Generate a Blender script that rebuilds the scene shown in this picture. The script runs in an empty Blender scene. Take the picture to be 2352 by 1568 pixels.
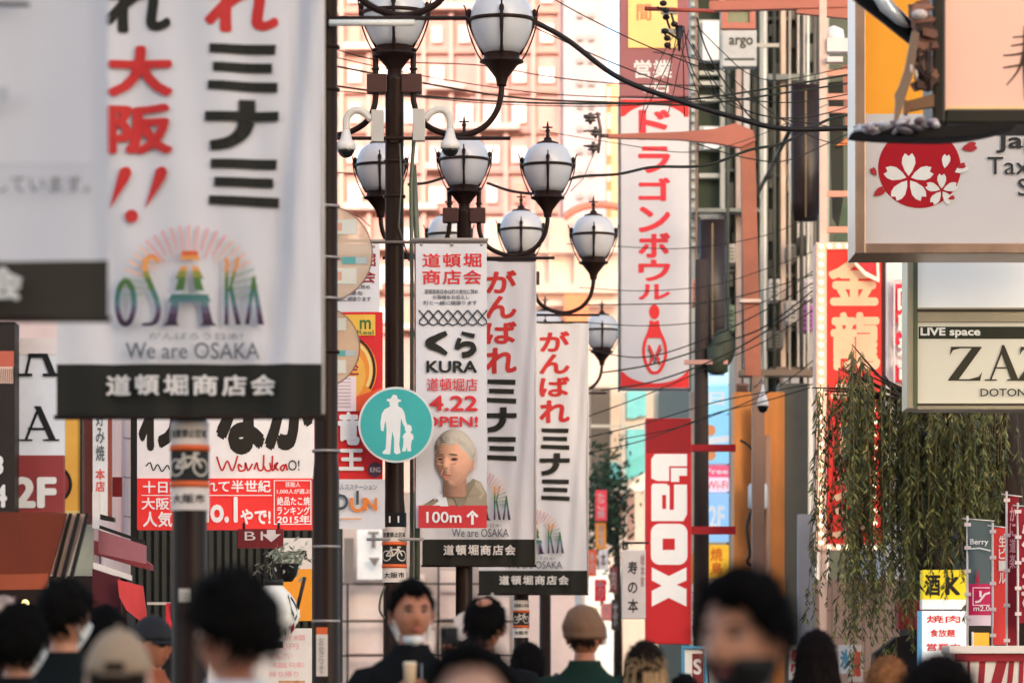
import bpy, bmesh, math, random
from mathutils import Vector, Matrix, noise
random.seed(7)
SC = bpy.context.scene
COL = SC.collection
R = math.radians
# ------------------------------------------------------------------ camera, sky, sun, exposure
F, CX, HZ, CAMZ = 8820.0, 1176.0, 1560.0, 1.45
cam = bpy.data.objects.new('camera', bpy.data.cameras.new('camera'))
COL.objects.link(cam)
cam.location = (0, 0, CAMZ)
cam.rotation_euler = (R(90), 0, 0)
cam.data.sensor_width = 36
cam.data.lens = 135
cam.data.shift_y = (HZ - 784.0) / 2352.0
cam.data.clip_end = 2000
cam.data.dof.use_dof = True
cam.data.dof.focus_distance = 28.5
cam.data.dof.aperture_fstop = 3.2
cam.data.dof.aperture_blades = 9
SC.camera = cam
SUN_EL, SUN_AZ = 15.0, 168.0           # azimuth of the light's travel measured so that it comes from behind the camera
w = bpy.data.worlds.new('World'); SC.world = w; w.use_nodes = True
nt = w.node_tree
bg = nt.nodes['Background']
sky = nt.nodes.new('ShaderNodeTexSky'); sky.sky_type = 'NISHITA'; sky.sun_disc = False
sky.sun_elevation = R(SUN_EL); sky.sun_rotation = R(SUN_AZ)
sky.air_density = 0.7; sky.dust_density = 2.5; sky.ozone_density = 0.6
tint = nt.nodes.new('ShaderNodeMix'); tint.data_type = 'RGBA'; tint.blend_type = 'MULTIPLY'; tint.inputs['Factor'].default_value = 1
tint.inputs['B'].default_value = (1.14, 1.05, .92, 1)              # multiplies the sky colour warmer, as a white balance
nt.links.new(sky.outputs[0], tint.inputs['A']); nt.links.new(tint.outputs['Result'], bg.inputs['Color'])
bg.inputs['Strength'].default_value = 0.15
sl = bpy.data.lights.new('sun', 'SUN'); sl.energy = 2.0; sl.angle = R(0.5); sl.color = (1.0, 0.79, 0.72)
sun = bpy.data.objects.new('sun', sl); COL.objects.link(sun)
sun.rotation_euler = (R(90 - SUN_EL), 0, R(180 - SUN_AZ) * -1)
SC.view_settings.view_transform = 'Standard'
SC.view_settings.look = 'None'
SC.view_settings.gamma = 1
SC.view_settings.exposure = 1.82

# ------------------------------------------------------------------ helpers
def P(u, v, d): return Vector(((u - CX) * d / F, d, CAMZ + (HZ - v) * d / F))
def lin(c): return c / 12.92 if c <= .04045 else ((c + .055) / 1.055) ** 2.4
_m = {}
def mat(rgb, rough=.6, metal=0.0, emit=0.0, var=.10, scale=3.0, bump=0.0, k=1.25, alpha=1.0, spec=.4, streak=0.0, trans=0.0, coat=0.0):
    key = (tuple(rgb), rough, metal, emit, var, scale, bump, k, alpha, spec, streak, trans, coat)
    if key in _m: return _m[key]
    m = bpy.data.materials.new('paint_%03d' % len(_m)); m.use_nodes = True
    n = m.node_tree; b = n.nodes['Principled BSDF']
    k *= .62 if sum(rgb) < 150 else .8 if sum(rgb) < 230 else 1
    c = [min(.86, lin(x / 255.) * k) for x in rgb]
    tc = n.nodes.new('ShaderNodeTexCoord')
    nz = n.nodes.new('ShaderNodeTexNoise'); nz.inputs['Scale'].default_value = scale; nz.inputs['Detail'].default_value = 6; nz.inputs['Roughness'].default_value = .62
    mp = n.nodes.new('ShaderNodeMapping'); mp.inputs['Scale'].default_value = (1, 1, .25 if streak else 1)
    n.links.new(tc.outputs['Object'], mp.inputs[0]); n.links.new(mp.outputs[0], nz.inputs['Vector'])
    mx = n.nodes.new('ShaderNodeMix'); mx.data_type = 'RGBA'
    v = var + streak
    mx.inputs['A'].default_value = [x * (1 - v) for x in c] + [1]
    mx.inputs['B'].default_value = [min(.9, x * (1 + v)) for x in c] + [1]
    rp = n.nodes.new('ShaderNodeMapRange'); rp.inputs['From Min'].default_value = .3; rp.inputs['From Max'].default_value = .7
    n.links.new(nz.outputs['Fac'], rp.inputs['Value'])
    n.links.new(rp.outputs[0], mx.inputs['Factor'])
    n.links.new(mx.outputs['Result'], b.inputs['Base Color'])
    rr = n.nodes.new('ShaderNodeMapRange'); rr.inputs['To Min'].default_value = max(.05, rough - .12); rr.inputs['To Max'].default_value = min(1, rough + .12)
    n.links.new(nz.outputs['Fac'], rr.inputs['Value']); n.links.new(rr.outputs[0], b.inputs['Roughness'])
    b.inputs['Metallic'].default_value = metal
    b.inputs['Specular IOR Level'].default_value = spec
    b.inputs['Coat Weight'].default_value = coat
    if alpha < 1: b.inputs['Alpha'].default_value = alpha
    if trans: b.inputs['Subsurface Weight'].default_value = trans; b.inputs['Subsurface Radius'].default_value = (.02, .012, .008); b.inputs['Subsurface Scale'].default_value = 1
    if emit:
        n.links.new(mx.outputs['Result'], b.inputs['Emission Color']); b.inputs['Emission Strength'].default_value = emit * .5
    if bump:
        bp = n.nodes.new('ShaderNodeBump'); bp.inputs['Strength'].default_value = bump; bp.inputs['Distance'].default_value = .02
        n.links.new(nz.outputs['Fac'], bp.inputs['Height']); n.links.new(bp.outputs[0], b.inputs['Normal'])
    _m[key] = m
    return m

def px(d): return d / F
def crv(pts, n=8):
    """Catmull-Rom through tuples of any size"""
    out = []
    Q = [tuple(p) for p in pts]
    Q = [Q[0]] + Q + [Q[-1]]
    for i in range(1, len(Q) - 2):
        a, b, c, d = Q[i - 1], Q[i], Q[i + 1], Q[i + 2]
        for k in range(n):
            t = k / n
            out.append(tuple(.5 * (2 * B + (C_ - A) * t + (2 * A - 5 * B + 4 * C_ - D) * t * t + (3 * B - A - 3 * C_ + D) * t ** 3) for A, B, C_, D in zip(a, b, c, d)))
    out.append(Q[-2])
    return out

_txt = {}
def glyphs(s, off=0.0):
    key = (s, off)
    if key not in _txt:
        cu = bpy.data.curves.new('t', 'FONT'); cu.body = s; cu.resolution_u = 3; cu.offset = off
        o = bpy.data.objects.new('t', cu); COL.objects.link(o)
        bpy.context.view_layer.update()
        me = bpy.data.meshes.new_from_object(o.evaluated_get(bpy.context.evaluated_depsgraph_get()))
        vs = [(v.co.x, v.co.y) for v in me.vertices]; fs = [tuple(p.vertices) for p in me.polygons]
        bpy.data.objects.remove(o); bpy.data.curves.remove(cu); bpy.data.meshes.remove(me)
        x0, x1 = min(a[0] for a in vs), max(a[0] for a in vs); y0, y1 = min(a[1] for a in vs), max(a[1] for a in vs)
        _txt[key] = ([((a - x0) / (x1 - x0), (b - y0) / (y1 - y0)) for a, b in vs], fs, (x1 - x0) / (y1 - y0))
    return _txt[key]

class MB:
    def __init__(s): s.v = []; s.f = []; s.fm = []; s.fs = []; s.mats = []; s.cur = 0; s.layer = [0]
    def use(s, m):
        if m not in s.mats: s.mats.append(m)
        s.cur = s.mats.index(m); return s
    def add(s, vs, fs, smooth=False):
        o = len(s.v); s.v += [Vector(a) for a in vs]
        for f in fs: s.f.append([o + i for i in f]); s.fm.append(s.cur); s.fs.append(smooth)
        return s
    def box(s, x0, x1, y0, y1, z0, z1, bev=0.0):
        if bev:
            bm = bmesh.new(); bmesh.ops.create_cube(bm, size=1)
            for v in bm.verts: v.co = Vector(((x0 + x1) / 2 + v.co.x * (x1 - x0), (y0 + y1) / 2 + v.co.y * (y1 - y0), (z0 + z1) / 2 + v.co.z * (z1 - z0)))
            bmesh.ops.bevel(bm, geom=list(bm.edges), offset=bev, segments=2, affect='EDGES', profile=.5)
            s.bm(bm); return s
        return s.add([(x0, y0, z0), (x1, y0, z0), (x1, y1, z0), (x0, y1, z0), (x0, y0, z1), (x1, y0, z1), (x1, y1, z1), (x0, y1, z1)],
                     [(0, 1, 5, 4), (1, 2, 6, 5), (2, 3, 7, 6), (3, 0, 4, 7), (4, 5, 6, 7), (3, 2, 1, 0)])
    def bm(s, bm, smooth=False):
        bm.verts.index_update()
        s.add([v.co.copy() for v in bm.verts], [[v.index for v in f.verts] for f in bm.faces], smooth); bm.free(); return s
    def rect(s, u0, v0, u1, v1, d, t=.05, bev=0.0):
        a = P(u0, v1, d); b = P(u1, v0, d)
        return s.box(a.x, b.x, d, d + t, a.z, b.z, bev)
    def frame(s, u0, v0, u1, v1, w, d, t=.05, bev=.004):
        s.rect(u0, v0, u1, v0 + w, d, t, bev); s.rect(u0, v1 - w, u1, v1, d, t, bev)
        s.rect(u0, v0 + w, u0 + w, v1 - w, d + .001, t, bev); s.rect(u1 - w, v0 + w, u1, v1 - w, d + .001, t, bev); return s
    def ext(s, pts, d, t):
        """outline in picture units given a real thickness"""
        n = len(pts); a = [P(u, v, d) for u, v in pts]; ar = sum(pts[i][0] * pts[(i + 1) % n][1] - pts[(i + 1) % n][0] * pts[i][1] for i in range(n))
        if ar > 0: a = a[::-1]
        b = [p + Vector((0, t, 0)) for p in a]
        return s.add(a + b, [list(range(n)), list(range(2 * n - 1, n - 1, -1))] + [(i, i + n, (i + 1) % n + n, (i + 1) % n) for i in range(n)])
    def L(s):
        s.layer[0] += 1; return .003 + .0006 * s.layer[0]
    def flat(s, pts, d):
        """print on a surface at distance d"""
        d -= s.L(); n = len(pts)
        ar = sum(pts[i][0] * pts[(i + 1) % n][1] - pts[(i + 1) % n][0] * pts[i][1] for i in range(n))
        a = [P(u, v, d) for u, v in (pts if ar < 0 else pts[::-1])]
        return s.add(a, [list(range(n))])
    def card(s, u0, v0, u1, v1, d): return s.flat([(u0, v0), (u0, v1), (u1, v1), (u1, v0)], d)
    def disc(s, u, v, ru, d, rv=None, n=28, a0=0, a1=360):
        rv = rv or ru
        m = n if a1 - a0 == 360 else n + 1
        return s.flat([(u + ru * math.cos(R(a0 + (a1 - a0) * i / n)), v - rv * math.sin(R(a0 + (a1 - a0) * i / n))) for i in range(m)], d)
    def stroke(s, pts, w, d, closed=False):
        """painted line; w a width or a list of widths"""
        d -= s.L(); n = len(pts); ws = w if isinstance(w, (list, tuple)) else [w] * n
        vs = []
        for i in range(n):
            a = pts[(i - 1) % n] if (closed or i > 0) else pts[i]; b = pts[(i + 1) % n] if (closed or i < n - 1) else pts[i]
            dx, dy = b[0] - a[0], b[1] - a[1]; l = math.hypot(dx, dy) or 1
            nx, ny = -dy / l * ws[i] / 2, dx / l * ws[i] / 2
            vs += [P(pts[i][0] + nx, pts[i][1] + ny, d), P(pts[i][0] - nx, pts[i][1] - ny, d)]
        fs = [(2 * i, 2 * i + 1, 2 * i + 3, 2 * i + 2) for i in range(n - 1)]
        if closed: fs.append((2 * n - 2, 2 * n - 1, 1, 0))
        return s.add(vs, [f[::-1] for f in fs])
    def text(s, t, u0, v0, u1, v1, d, off=.0, skew=0.0):
        """lettering fitted to a box in picture units; bold weights are overprinted a hair apart"""
        vs, fs, asp = glyphs(t); e = max(0, off) * (v1 - v0) * .9; ex = e * min(1.3, (u1 - u0) / (asp * (v1 - v0)))
        n = 0 if e <= 0 else 8 if v1 - v0 > 40 else 5
        d -= s.L(); a0, a1, b0, b1 = u0 + ex, u1 - ex, v0 + e, v1 - e
        for k in range(n + 1):
            dx, dy = (ex * math.cos(6.2832 * k / n), e * math.sin(6.2832 * k / n)) if k < n else (0, 0)
            s.add([P(a0 + (a1 - a0) * a + dx, b1 + (b0 - b1) * b + dy, d - .00006 * k) for a, b in vs], fs)
        return s
    def vtext(s, t, u0, v0, u1, v1, d, off=.0, gap=.08):
        h = (v1 - v0) / len(t)
        for i, c in enumerate(t):
            if c != ' ': s.text(c, u0, v0 + h * (i + gap / 2), u1, v0 + h * (i + 1 - gap / 2), d, off)
        return s
    def tube(s, pts, r, n=8, cap=True):
        pts = [Vector(p) for p in pts]; m = len(pts); rs = r if isinstance(r, (list, tuple)) else [r] * m
        vs = []; fs = []; up = None
        for i in range(m):
            t = (pts[min(i + 1, m - 1)] - pts[max(i - 1, 0)]).normalized()
            if up is None: up = Vector((0, 0, 1)) if abs(t.z) < .9 else Vector((1, 0, 0))
            x = t.cross(up).normalized(); up = x.cross(t).normalized()
            for k in range(n):
                a = 2 * math.pi * k / n; vs.append(pts[i] + (x * math.cos(a) + up * math.sin(a)) * rs[i])
        for i in range(m - 1):
            for k in range(n): fs.append((i * n + k, i * n + (k + 1) % n, (i + 1) * n + (k + 1) % n, (i + 1) * n + k))
        if cap: fs += [list(range(n))[::-1], [(m - 1) * n + k for k in range(n)]]
        return s.add(vs, fs, True)
    def lathe(s, prof, x, y, z=0, n=24, sx=1, sy=1):
        vs = []; fs = []; m = len(prof)
        for r, h in prof:
            for k in range(n): vs.append((x + r * sx * math.cos(2 * math.pi * k / n), y + r * sy * math.sin(2 * math.pi * k / n), z + h))
        for i in range(m - 1):
            for k in range(n): fs.append((i * n + k, i * n + (k + 1) % n, (i + 1) * n + (k + 1) % n, (i + 1) * n + k))
        fs += [list(range(n))[::-1], [(m - 1) * n + k for k in range(n)]]
        return s.add(vs, fs, True)
    def ball(s, c, rx, ry=None, rz=None, n=14, rot=None):
        ry = ry or rx; rz = rz or rx; vs = []; fs = []; m = n // 2 + 1
        for i in range(1, m):
            a = math.pi * i / m
            for k in range(n): vs.append(Vector((rx * math.sin(a) * math.cos(2 * math.pi * k / n), ry * math.sin(a) * math.sin(2 * math.pi * k / n), -rz * math.cos(a))))
        vs += [Vector((0, 0, -rz)), Vector((0, 0, rz))]; q = len(vs)
        for i in range(m - 2):
            for k in range(n): fs.append((i * n + k, i * n + (k + 1) % n, (i + 1) * n + (k + 1) % n, (i + 1) * n + k))
        for k in range(n): fs.append((q - 2, (k + 1) % n, k)); fs.append((q - 1, (m - 2) * n + k, (m - 2) * n + (k + 1) % n))
        if rot: vs = [rot @ v for v in vs]
        return s.add([Vector(c) + v for v in vs], fs, True)
    def cut(s, us, vs_, d):
        """split the faces along a grid so that print can follow a fold in the cloth"""
        me = bpy.data.meshes.new('x'); me.from_pydata(s.v, [], s.f)
        for i, p in enumerate(me.polygons): p.material_index = s.fm[i]
        bm = bmesh.new(); bm.from_mesh(me); bpy.data.meshes.remove(me)
        bmesh.ops.delete(bm, geom=[v for v in bm.verts if not v.link_faces], context='VERTS')
        for u in us: bmesh.ops.bisect_plane(bm, geom=bm.verts[:] + bm.edges[:] + bm.faces[:], plane_co=P(u, 0, d), plane_no=(1, 0, 0), dist=1e-6)
        for v in vs_: bmesh.ops.bisect_plane(bm, geom=bm.verts[:] + bm.edges[:] + bm.faces[:], plane_co=P(0, v, d), plane_no=(0, 0, 1), dist=1e-6)
        bm.verts.index_update()
        s.v = [v.co.copy() for v in bm.verts]; s.f = [[v.index for v in f.verts] for f in bm.faces]; s.fm = [f.material_index for f in bm.faces]; s.fs = [False] * len(s.f); bm.free(); return s
    def warp(s, fn):
        for v in s.v: v.y += fn(v)
        return s
    def mesh(s, name, org=Vector((0, 0, 0)), smooth_all=None):
        me = bpy.data.meshes.new(name)
        me.from_pydata([v - org for v in s.v], [], s.f)
        for m in s.mats: me.materials.append(m)
        me.polygons.foreach_set('material_index', s.fm)
        me.polygons.foreach_set('use_smooth', s.fs if smooth_all is None else [smooth_all] * len(s.f))
        me.update(); return me

def tag(o, label=None, cat=None, group=None, kind=None):
    if label: o['label'] = label
    if cat: o['category'] = cat
    if group: o['group'] = group
    if kind: o['kind'] = kind
    return o
SPLIT = set('floor_slab floor_band pilaster window ledge awning rod joint end_print shutter railing beam mullion menu_board lower_wall blind ladder_bracket bracket clamp drain_pipe glass pipe white_box dark_panel dark_post canopy bottom_rod dark_panel lower_front hanging_cable hanger counter_rail striped_blind floor_strip sign_panel frame_bar curtain'.split())
def islands(mb):
    par = list(range(len(mb.v)))
    def find(a):
        while par[a] != a: par[a] = par[par[a]]; a = par[a]
        return a
    for f in mb.f:
        for k in f[1:]: par[find(k)] = find(f[0])
    gr = {}
    for i, f in enumerate(mb.f): gr.setdefault(find(f[0]), []).append(i)
    out = []
    for fs in gr.values():
        m = MB(); m.mats = mb.mats; ix = {}
        for i in fs:
            for k in mb.f[i]:
                if k not in ix: ix[k] = len(m.v); m.v.append(mb.v[k])
            m.f.append([ix[k] for k in mb.f[i]]); m.fm.append(mb.fm[i]); m.fs.append(mb.fs[i])
        out.append(m)
    return out
class Thing:
    """one thing: an Empty at its base with its parts as children, or a single mesh when it has one part and solo is set"""
    def __init__(s, name, label, cat, base, group=None):
        s.name, s.label, s.cat, s.base, s.group = name, label, cat, Vector(base), group; s.parts = []; s.layer = [0]
    def part(s, name, parent=None, label=None):
        mb = MB(); mb.layer = s.layer; s.parts.append((name, mb, parent, label)); return mb
    def done(s, solo=False):
        if solo:
            o = bpy.data.objects.new(s.name, s.parts[0][1].mesh(s.name, s.base)); COL.objects.link(o); o.location = s.base
            s.obj = o
        else:
            o = bpy.data.objects.new(s.name, None); COL.objects.link(o); o.location = s.base; o.empty_display_size = .1; s.obj = o; mp = {}
            for name, mb, par, lab in s.parts:
                if not mb.v: continue
                if name in SPLIT and not any(q[2] is mb for q in s.parts):
                    pcs = islands(mb)
                    if 1 < len(pcs) < 90:
                        for m in pcs:
                            c = bpy.data.objects.new(name, m.mesh(name, s.base)); COL.objects.link(c); c.parent = mp.get(id(par), o) if par is not None else o
                        continue
                c = bpy.data.objects.new(name, mb.mesh(name, s.base)); COL.objects.link(c)
                c.parent = mp.get(id(par), o) if par is not None else o; mp[id(mb)] = c
                if lab: c['label'] = lab
        tag(o, s.label, s.cat, s.group); return o
def copy_tree(o, parent=None):
    c = o.copy(); COL.objects.link(c)
    if parent: c.parent = parent
    for ch in list(o.children): copy_tree(ch, c)
    return c
def struct(name, mb, kind='structure'):
    o = bpy.data.objects.new(name, mb.mesh(name)); COL.objects.link(o); o['kind'] = kind; return o
# palette read off the place's own paint
WHITE = mat((203, 201, 206), .7, var=.03); CLOTH = mat((201, 199, 203), .85, var=.035, scale=1.6, bump=.12, streak=.02)
BLK = mat((38, 37, 30), .8, var=.15); INK = mat((42, 41, 34), .8, var=.05); RED = mat((186, 44, 42), .7, var=.06)
BRED = mat((222, 48, 50), .55, var=.05); DRED = mat((170, 18, 34), .5, var=.06); BROWN = mat((48, 33, 28), .42, var=.15, bump=.05, spec=.15)
CREAM = mat((205, 190, 178), .6, var=.06); ORNG = mat((205, 90, 40), .5, var=.06); STEEL = mat((150, 150, 150), .35, .8); DARK = mat((30, 27, 25), .5, var=.2)
GREY = mat((150, 146, 143), .6); PALE = mat((214, 206, 204), .7); SALMON = mat((166, 100, 86), .5, var=.06); TEAL = mat((60, 160, 158), .45, var=.05)
GLASS = mat((40, 46, 46), .12, 0, spec=.6, var=.3)
# ------------------------------------------------------------------ setting
g = MB().use(mat((95, 92, 90), .85, var=.15, scale=1.5, bump=.3)); g.box(-400, 400, -120, 600, -.5, 0); struct('street', g)
# added block, unseen behind the camera, keeps the sun off the street
t = Thing('shade_block', 'added tall pale block behind the viewer that shades the street', 'building', (0, -62, 0))
a = t.part('wall').use(mat((190, 184, 178), .8)); a.box(-45, 45, -80, -60, 0, 55)
b = t.part('window').use(GLASS)
for i in range(12): b.box(-44 + i * 7.3, -38.5 + i * 7.3, -59.98, -59.9, 6, 52)
t.done()
# hotel far down the street, sunlit
HD = 150
t = Thing('hotel', 'tall peach hotel facade with rows of bright windows far behind the lamps', 'building', P(1020, HZ, HD))
wl = t.part('wall').use(mat((156, 122, 117), .85, var=.2, scale=.16)); wl.rect(560, -420, 1292, 1560, HD, 14)
bd = t.part('floor_band').use(mat((150, 112, 104), .85, var=.22, scale=.2))
WLIT = mat((200, 188, 182), .5, var=.18, scale=.5); WDIM = mat((178, 156, 148), .4, var=.2, scale=.4); WORG = mat((160, 108, 92), .5, var=.2, scale=.4)
pil = t.part('pilaster').use(mat((160, 128, 122), .85, var=.15, scale=.2))
rr = random.Random(5)
for r in range(9):
    v = -40 + r * 92
    bd.rect(560, v + 60, 1290, v + 70, HD - .3, .3)
    bl = t.part('balcony').use(mat((178, 150, 142), .8, var=.2, scale=.3)); x0 = 752 + 63 * rr.randrange(0, 5); bl.rect(x0 - 26, v + 46, x0 + 63 * rr.randrange(1, 4), v + 60, HD - .9, .8)
    for c in range(9):
        u = 752 + c * 63
        if rr.random() < .16: continue
        wd = t.part('window'); k = rr.random()
        wd.use(WLIT if k < .58 else WDIM if k < .88 else WORG); ww = rr.uniform(11, 19); hh = rr.uniform(30, 44); wd.rect(u - ww, v + 44 - hh, u + ww, v + 46, HD - .25, .2)
for c in range(10): pil.rect(716 + c * 63, -420, 726 + c * 63, 1500, HD - .4, .4)
t.done()
t = Thing('apartment_tower', 'pale grey tower with small dark windows right of the peach hotel', 'building', P(1350, HZ, 132))
wl = t.part('wall').use(mat((132, 122, 127), .8, var=.1, scale=.3)); wl.rect(1294, -400, 1392, 1500, 132, 10)
for r in range(13):
    for c in range(2):
        wd = t.part('window').use(mat((92, 86, 90), .4)); wd.rect(1326 + c * 26, 28 + r * 52, 1338 + c * 26, 40 + r * 52, 131.8, .3)
st = t.part('orange_panel').use(mat((176, 124, 96), .7, var=.1)); st.rect(1392, 190, 1424, 560, 133, 8)
wn = t.part('window').use(WLIT)
for r in range(6): wn.rect(1394, 200 + r * 60, 1403, 236 + r * 60, 132.9, .1)
t.done()
# arcade roof / pale shop building at the far end of the street
t = Thing('arcade', 'white arcade front with pale beams behind the lamp posts', 'building', P(1330, HZ, 92))
a = t.part('wall').use(mat((206, 184, 177), .7, var=.16, scale=.6)); a.rect(1120, 500, 1424, 1560, 92, 6)
b = t.part('beam').use(mat((205, 180, 172), .6)); b.rect(1120, 652, 1424, 672, 91.6, .4); b.rect(1120, 574, 1424, 580, 91.6, .3); b.rect(1120, 690, 1424, 702, 91.5, .3)
for u in (1170, 1262, 1320, 1372): b.rect(u, 510, u + 5, 652, 91.7, .2)
c = t.part('arch').use(mat((176, 110, 96), .6)); c.tube([P(u, v, 91.2) for u, v in crv([(1295, 500), (1330, 478), (1380, 470), (1424, 476)], 6)], .09)
d = t.part('hanging_panel').use(mat((206, 120, 84), .6, emit=.15)); d.rect(1296, 676, 1352, 760, 91.3, .2)
t.done()
t = Thing('shop_building', 'pale pink shopfront with dark mullions under the far banners', 'building', P(900, HZ, 62))
a = t.part('wall').use(mat((186, 172, 166), .7, var=.15, scale=1)); a.rect(716, 1130, 1180, 1568, 62, 6)
lit = mat((228, 190, 182), .4, emit=.10, var=.16, scale=1.5)
for (u0, v0, u1, v1) in ((800, 1345, 880, 1422), (800, 1428, 880, 1500), (800, 1506, 880, 1566), (945, 1318, 975, 1360), (1010, 1310, 1060, 1360), (1010, 1366, 1060, 1420), (945, 1366, 1000, 1440), (945, 1446, 1000, 1560), (1100, 1370, 1170, 1560)):
    p = t.part('window').use(lit); p.rect(u0, v0, u1, v1, 61.9, .1)
m = t.part('mullion').use(DARK)
for u in (796, 884, 940, 1005, 1064): m.rect(u, 1300, u + 4, 1568, 61.7, .15)
for v in (1338, 1424, 1503): m.rect(760, v, 1180, v + 4, 61.6, .08)
s_ = t.part('sign_panel').use(mat((225, 226, 230), .5, emit=.15)); s_.rect(820, 1215, 880, 1330, 61.5, .1)
k = t.part('dark_panel').use(mat((120, 112, 108), .6)); k.rect(790, 1235, 812, 1340, 61.4, .1); k.rect(845, 1220, 870, 1226, 61.3, .1); k.rect(853, 1226, 862, 1258, 61.3, .1); k.ext([(846, 1280), (872, 1280), (860, 1300)], 61.3, .1)
t.done()
# far clutter of signs beyond the posts
def simple(name, label, cat, parts, base, group=None, solo=False):
    t = Thing(name, label, cat, base, group)
    for nm, m, rects in parts:
        q = t.part(nm).use(m)
        for r_ in rects: q.rect(*r_)
    return t.done(solo)
t = Thing('glass_building', 'teal glazed building with a dark bay between the white banner and the red vertical sign', 'building', P(1410, HZ, 80))
a = t.part('wall').use(mat((196, 180, 172), .7, var=.12, scale=.8)); a.rect(1335, 880, 1600, 1560, 80, 8)
b = t.part('bay').use(mat((88, 80, 74), .6)); b.rect(1358, 890, 1402, 1070, 79.4, .6); b.ext([(1362, 1070), (1398, 1070), (1390, 1105), (1372, 1105)], 79.5, .5)
for (u0, v0, u1, v1) in ((1440, 898, 1462, 960), (1462, 898, 1484, 955), (1512, 898, 1530, 960), (1440, 985, 1482, 1060), (1402, 1060, 1420, 1110)):
    p = t.part('window').use(mat((108, 178, 184), .25, emit=.05)); p.rect(u0, v0, u1, v1, 79.8, .15)
p = t.part('window').use(mat((150, 205, 240), .3, emit=.3)); p.rect(1545, 898, 1566, 955, 79.7, .1)
c = t.part('canopy').use(mat((90, 168, 170), .5)); c.ext([(1400, 1080), (1484, 1040), (1484, 1085), (1400, 1115)], 79, .5)
d = t.part('awning').use(mat((230, 205, 196), .6)); d.ext([(1440, 1120), (1484, 1080), (1484, 1128), (1440, 1128)], 78.6, .5)
e = t.part('drain_pipe').use(mat((170, 168, 162), .5)); e.rect(1428, 900, 1436, 1240, 78.8, .08); e.rect(1355, 975, 1484, 981, 78.9, .06)
f = t.part('shutter').use(mat((140, 112, 106), .6)); f.rect(1416, 1132, 1430, 1220, 78.4, .2); f.rect(1440, 1132, 1458, 1240, 78.3, .2)
h = t.part('shop_front').use(mat((235, 215, 206), .5, emit=.15)); h.rect(1345, 1300, 1428, 1560, 78.9, .4)
t.done()
rr = random.Random(3)
cols = [(225, 70, 80), (240, 140, 60), (235, 90, 60), (236, 226, 224), (120, 60, 60), (210, 50, 60), (245, 190, 90), (230, 130, 130), (60, 58, 54), (235, 235, 238)]
names = ['red', 'orange', 'vermilion', 'white', 'maroon', 'crimson', 'amber', 'pink', 'dark', 'pale grey']
k = 0
spots = [(1368, 1125, 26, 70), (1368, 1200, 24, 60), (1350, 1262, 20, 60), (1376, 1262, 20, 46), (1400, 1300, 18, 60), (1366, 1330, 26, 50), (1350, 1395, 22, 60), (1380, 1385, 24, 40), (1404, 1376, 18, 70), (1364, 1440, 30, 40)]
for i, (u, v, wd, h) in enumerate(spots):
    t = Thing('shop_sign', 'small %s shop sign number of the far cluster' % names[i], 'sign', P(u + wd / 2, v + h, 66 + i * .3), 'small far signs right of the white banners')
    where = ['highest, under the dark bay', 'below the red one with white letters', 'left beside the banner edge', 'with dark letters right of the vermilion panel', 'on the dark post', 'under the vermilion panel', 'low beside the beanie', 'low near the grey vertical plate', 'narrow, left of the grey vertical plate', 'lowest behind the beanie'][i]
    t.label = 'small %s far shop sign, %s' % (names[i], where)
    a = t.part('panel').use(mat(cols[i], .5, emit=.25)); a.rect(u, v, u + wd, v + h, 66 + i * .3, .1)
    b = t.part('lettering').use(mat((245, 240, 238) if sum(cols[i]) < 560 else (120, 40, 40), .5)); b.vtext(['たこ焼', '酒場', '寿司', '本', '肉', '串カツ', 'ラーメン', 'カニ', '茶', '薬'][i], u + wd * .2, v + h * .08, u + wd * .8, v + h * .92, 66 + i * .3, .02)
    t.done()
t = Thing('street_tree', 'small dark green street tree in front of the teal glazed building', 'tree', P(1418, HZ, 70))
tr = t.part('trunk').use(mat((70, 58, 48), .8)); tr.tube([P(1420, 1560, 70), P(1419, 1350, 70), P(1416, 1180, 70)], [.09, .07, .04])
cr_ = t.part('crown').use(mat((62, 82, 58), .7, var=.4, scale=4))
for i in range(1500):
    c = P(rr.gauss(1392, 26), rr.gauss(1165, 62), 70 + rr.gauss(0, .4)); n = Vector((rr.gauss(0, 1), rr.gauss(0, 1), rr.gauss(0, 1))).normalized(); x = n.orthogonal().normalized() * .07; y = n.cross(x)
    cr_.add([c - x, c + y * .5, c + x, c - y * .5], [(0, 1, 2, 3)])
t.done()
# left row: takoyaki house, shops, awnings
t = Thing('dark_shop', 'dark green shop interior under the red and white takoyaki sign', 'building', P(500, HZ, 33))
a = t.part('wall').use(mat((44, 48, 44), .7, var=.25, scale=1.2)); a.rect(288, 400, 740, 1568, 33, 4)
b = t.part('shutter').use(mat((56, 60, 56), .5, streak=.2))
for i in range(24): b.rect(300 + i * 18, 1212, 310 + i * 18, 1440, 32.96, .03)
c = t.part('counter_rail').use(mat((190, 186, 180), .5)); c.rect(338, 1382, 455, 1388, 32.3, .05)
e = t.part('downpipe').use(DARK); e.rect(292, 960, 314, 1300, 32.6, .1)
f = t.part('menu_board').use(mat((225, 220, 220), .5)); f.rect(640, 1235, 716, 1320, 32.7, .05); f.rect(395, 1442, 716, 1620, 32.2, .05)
q = t.part('orange_panel').use(mat((222, 140, 42), .5, emit=.1)); q.rect(634, 1306, 716, 1425, 32.5, .05)
h = t.part('menu_print').use(mat((214, 176, 180), .6))
for i, tx in enumerate(('たこ焼 8個', '500円', 'ぜんざい', '塩味', '持ち帰り')): h.text(tx, 618 + 6 * (i % 2), 1456 + i * 21, 700 - 14 * (i % 3), 1470 + i * 21, 32.2, .03)
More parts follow.
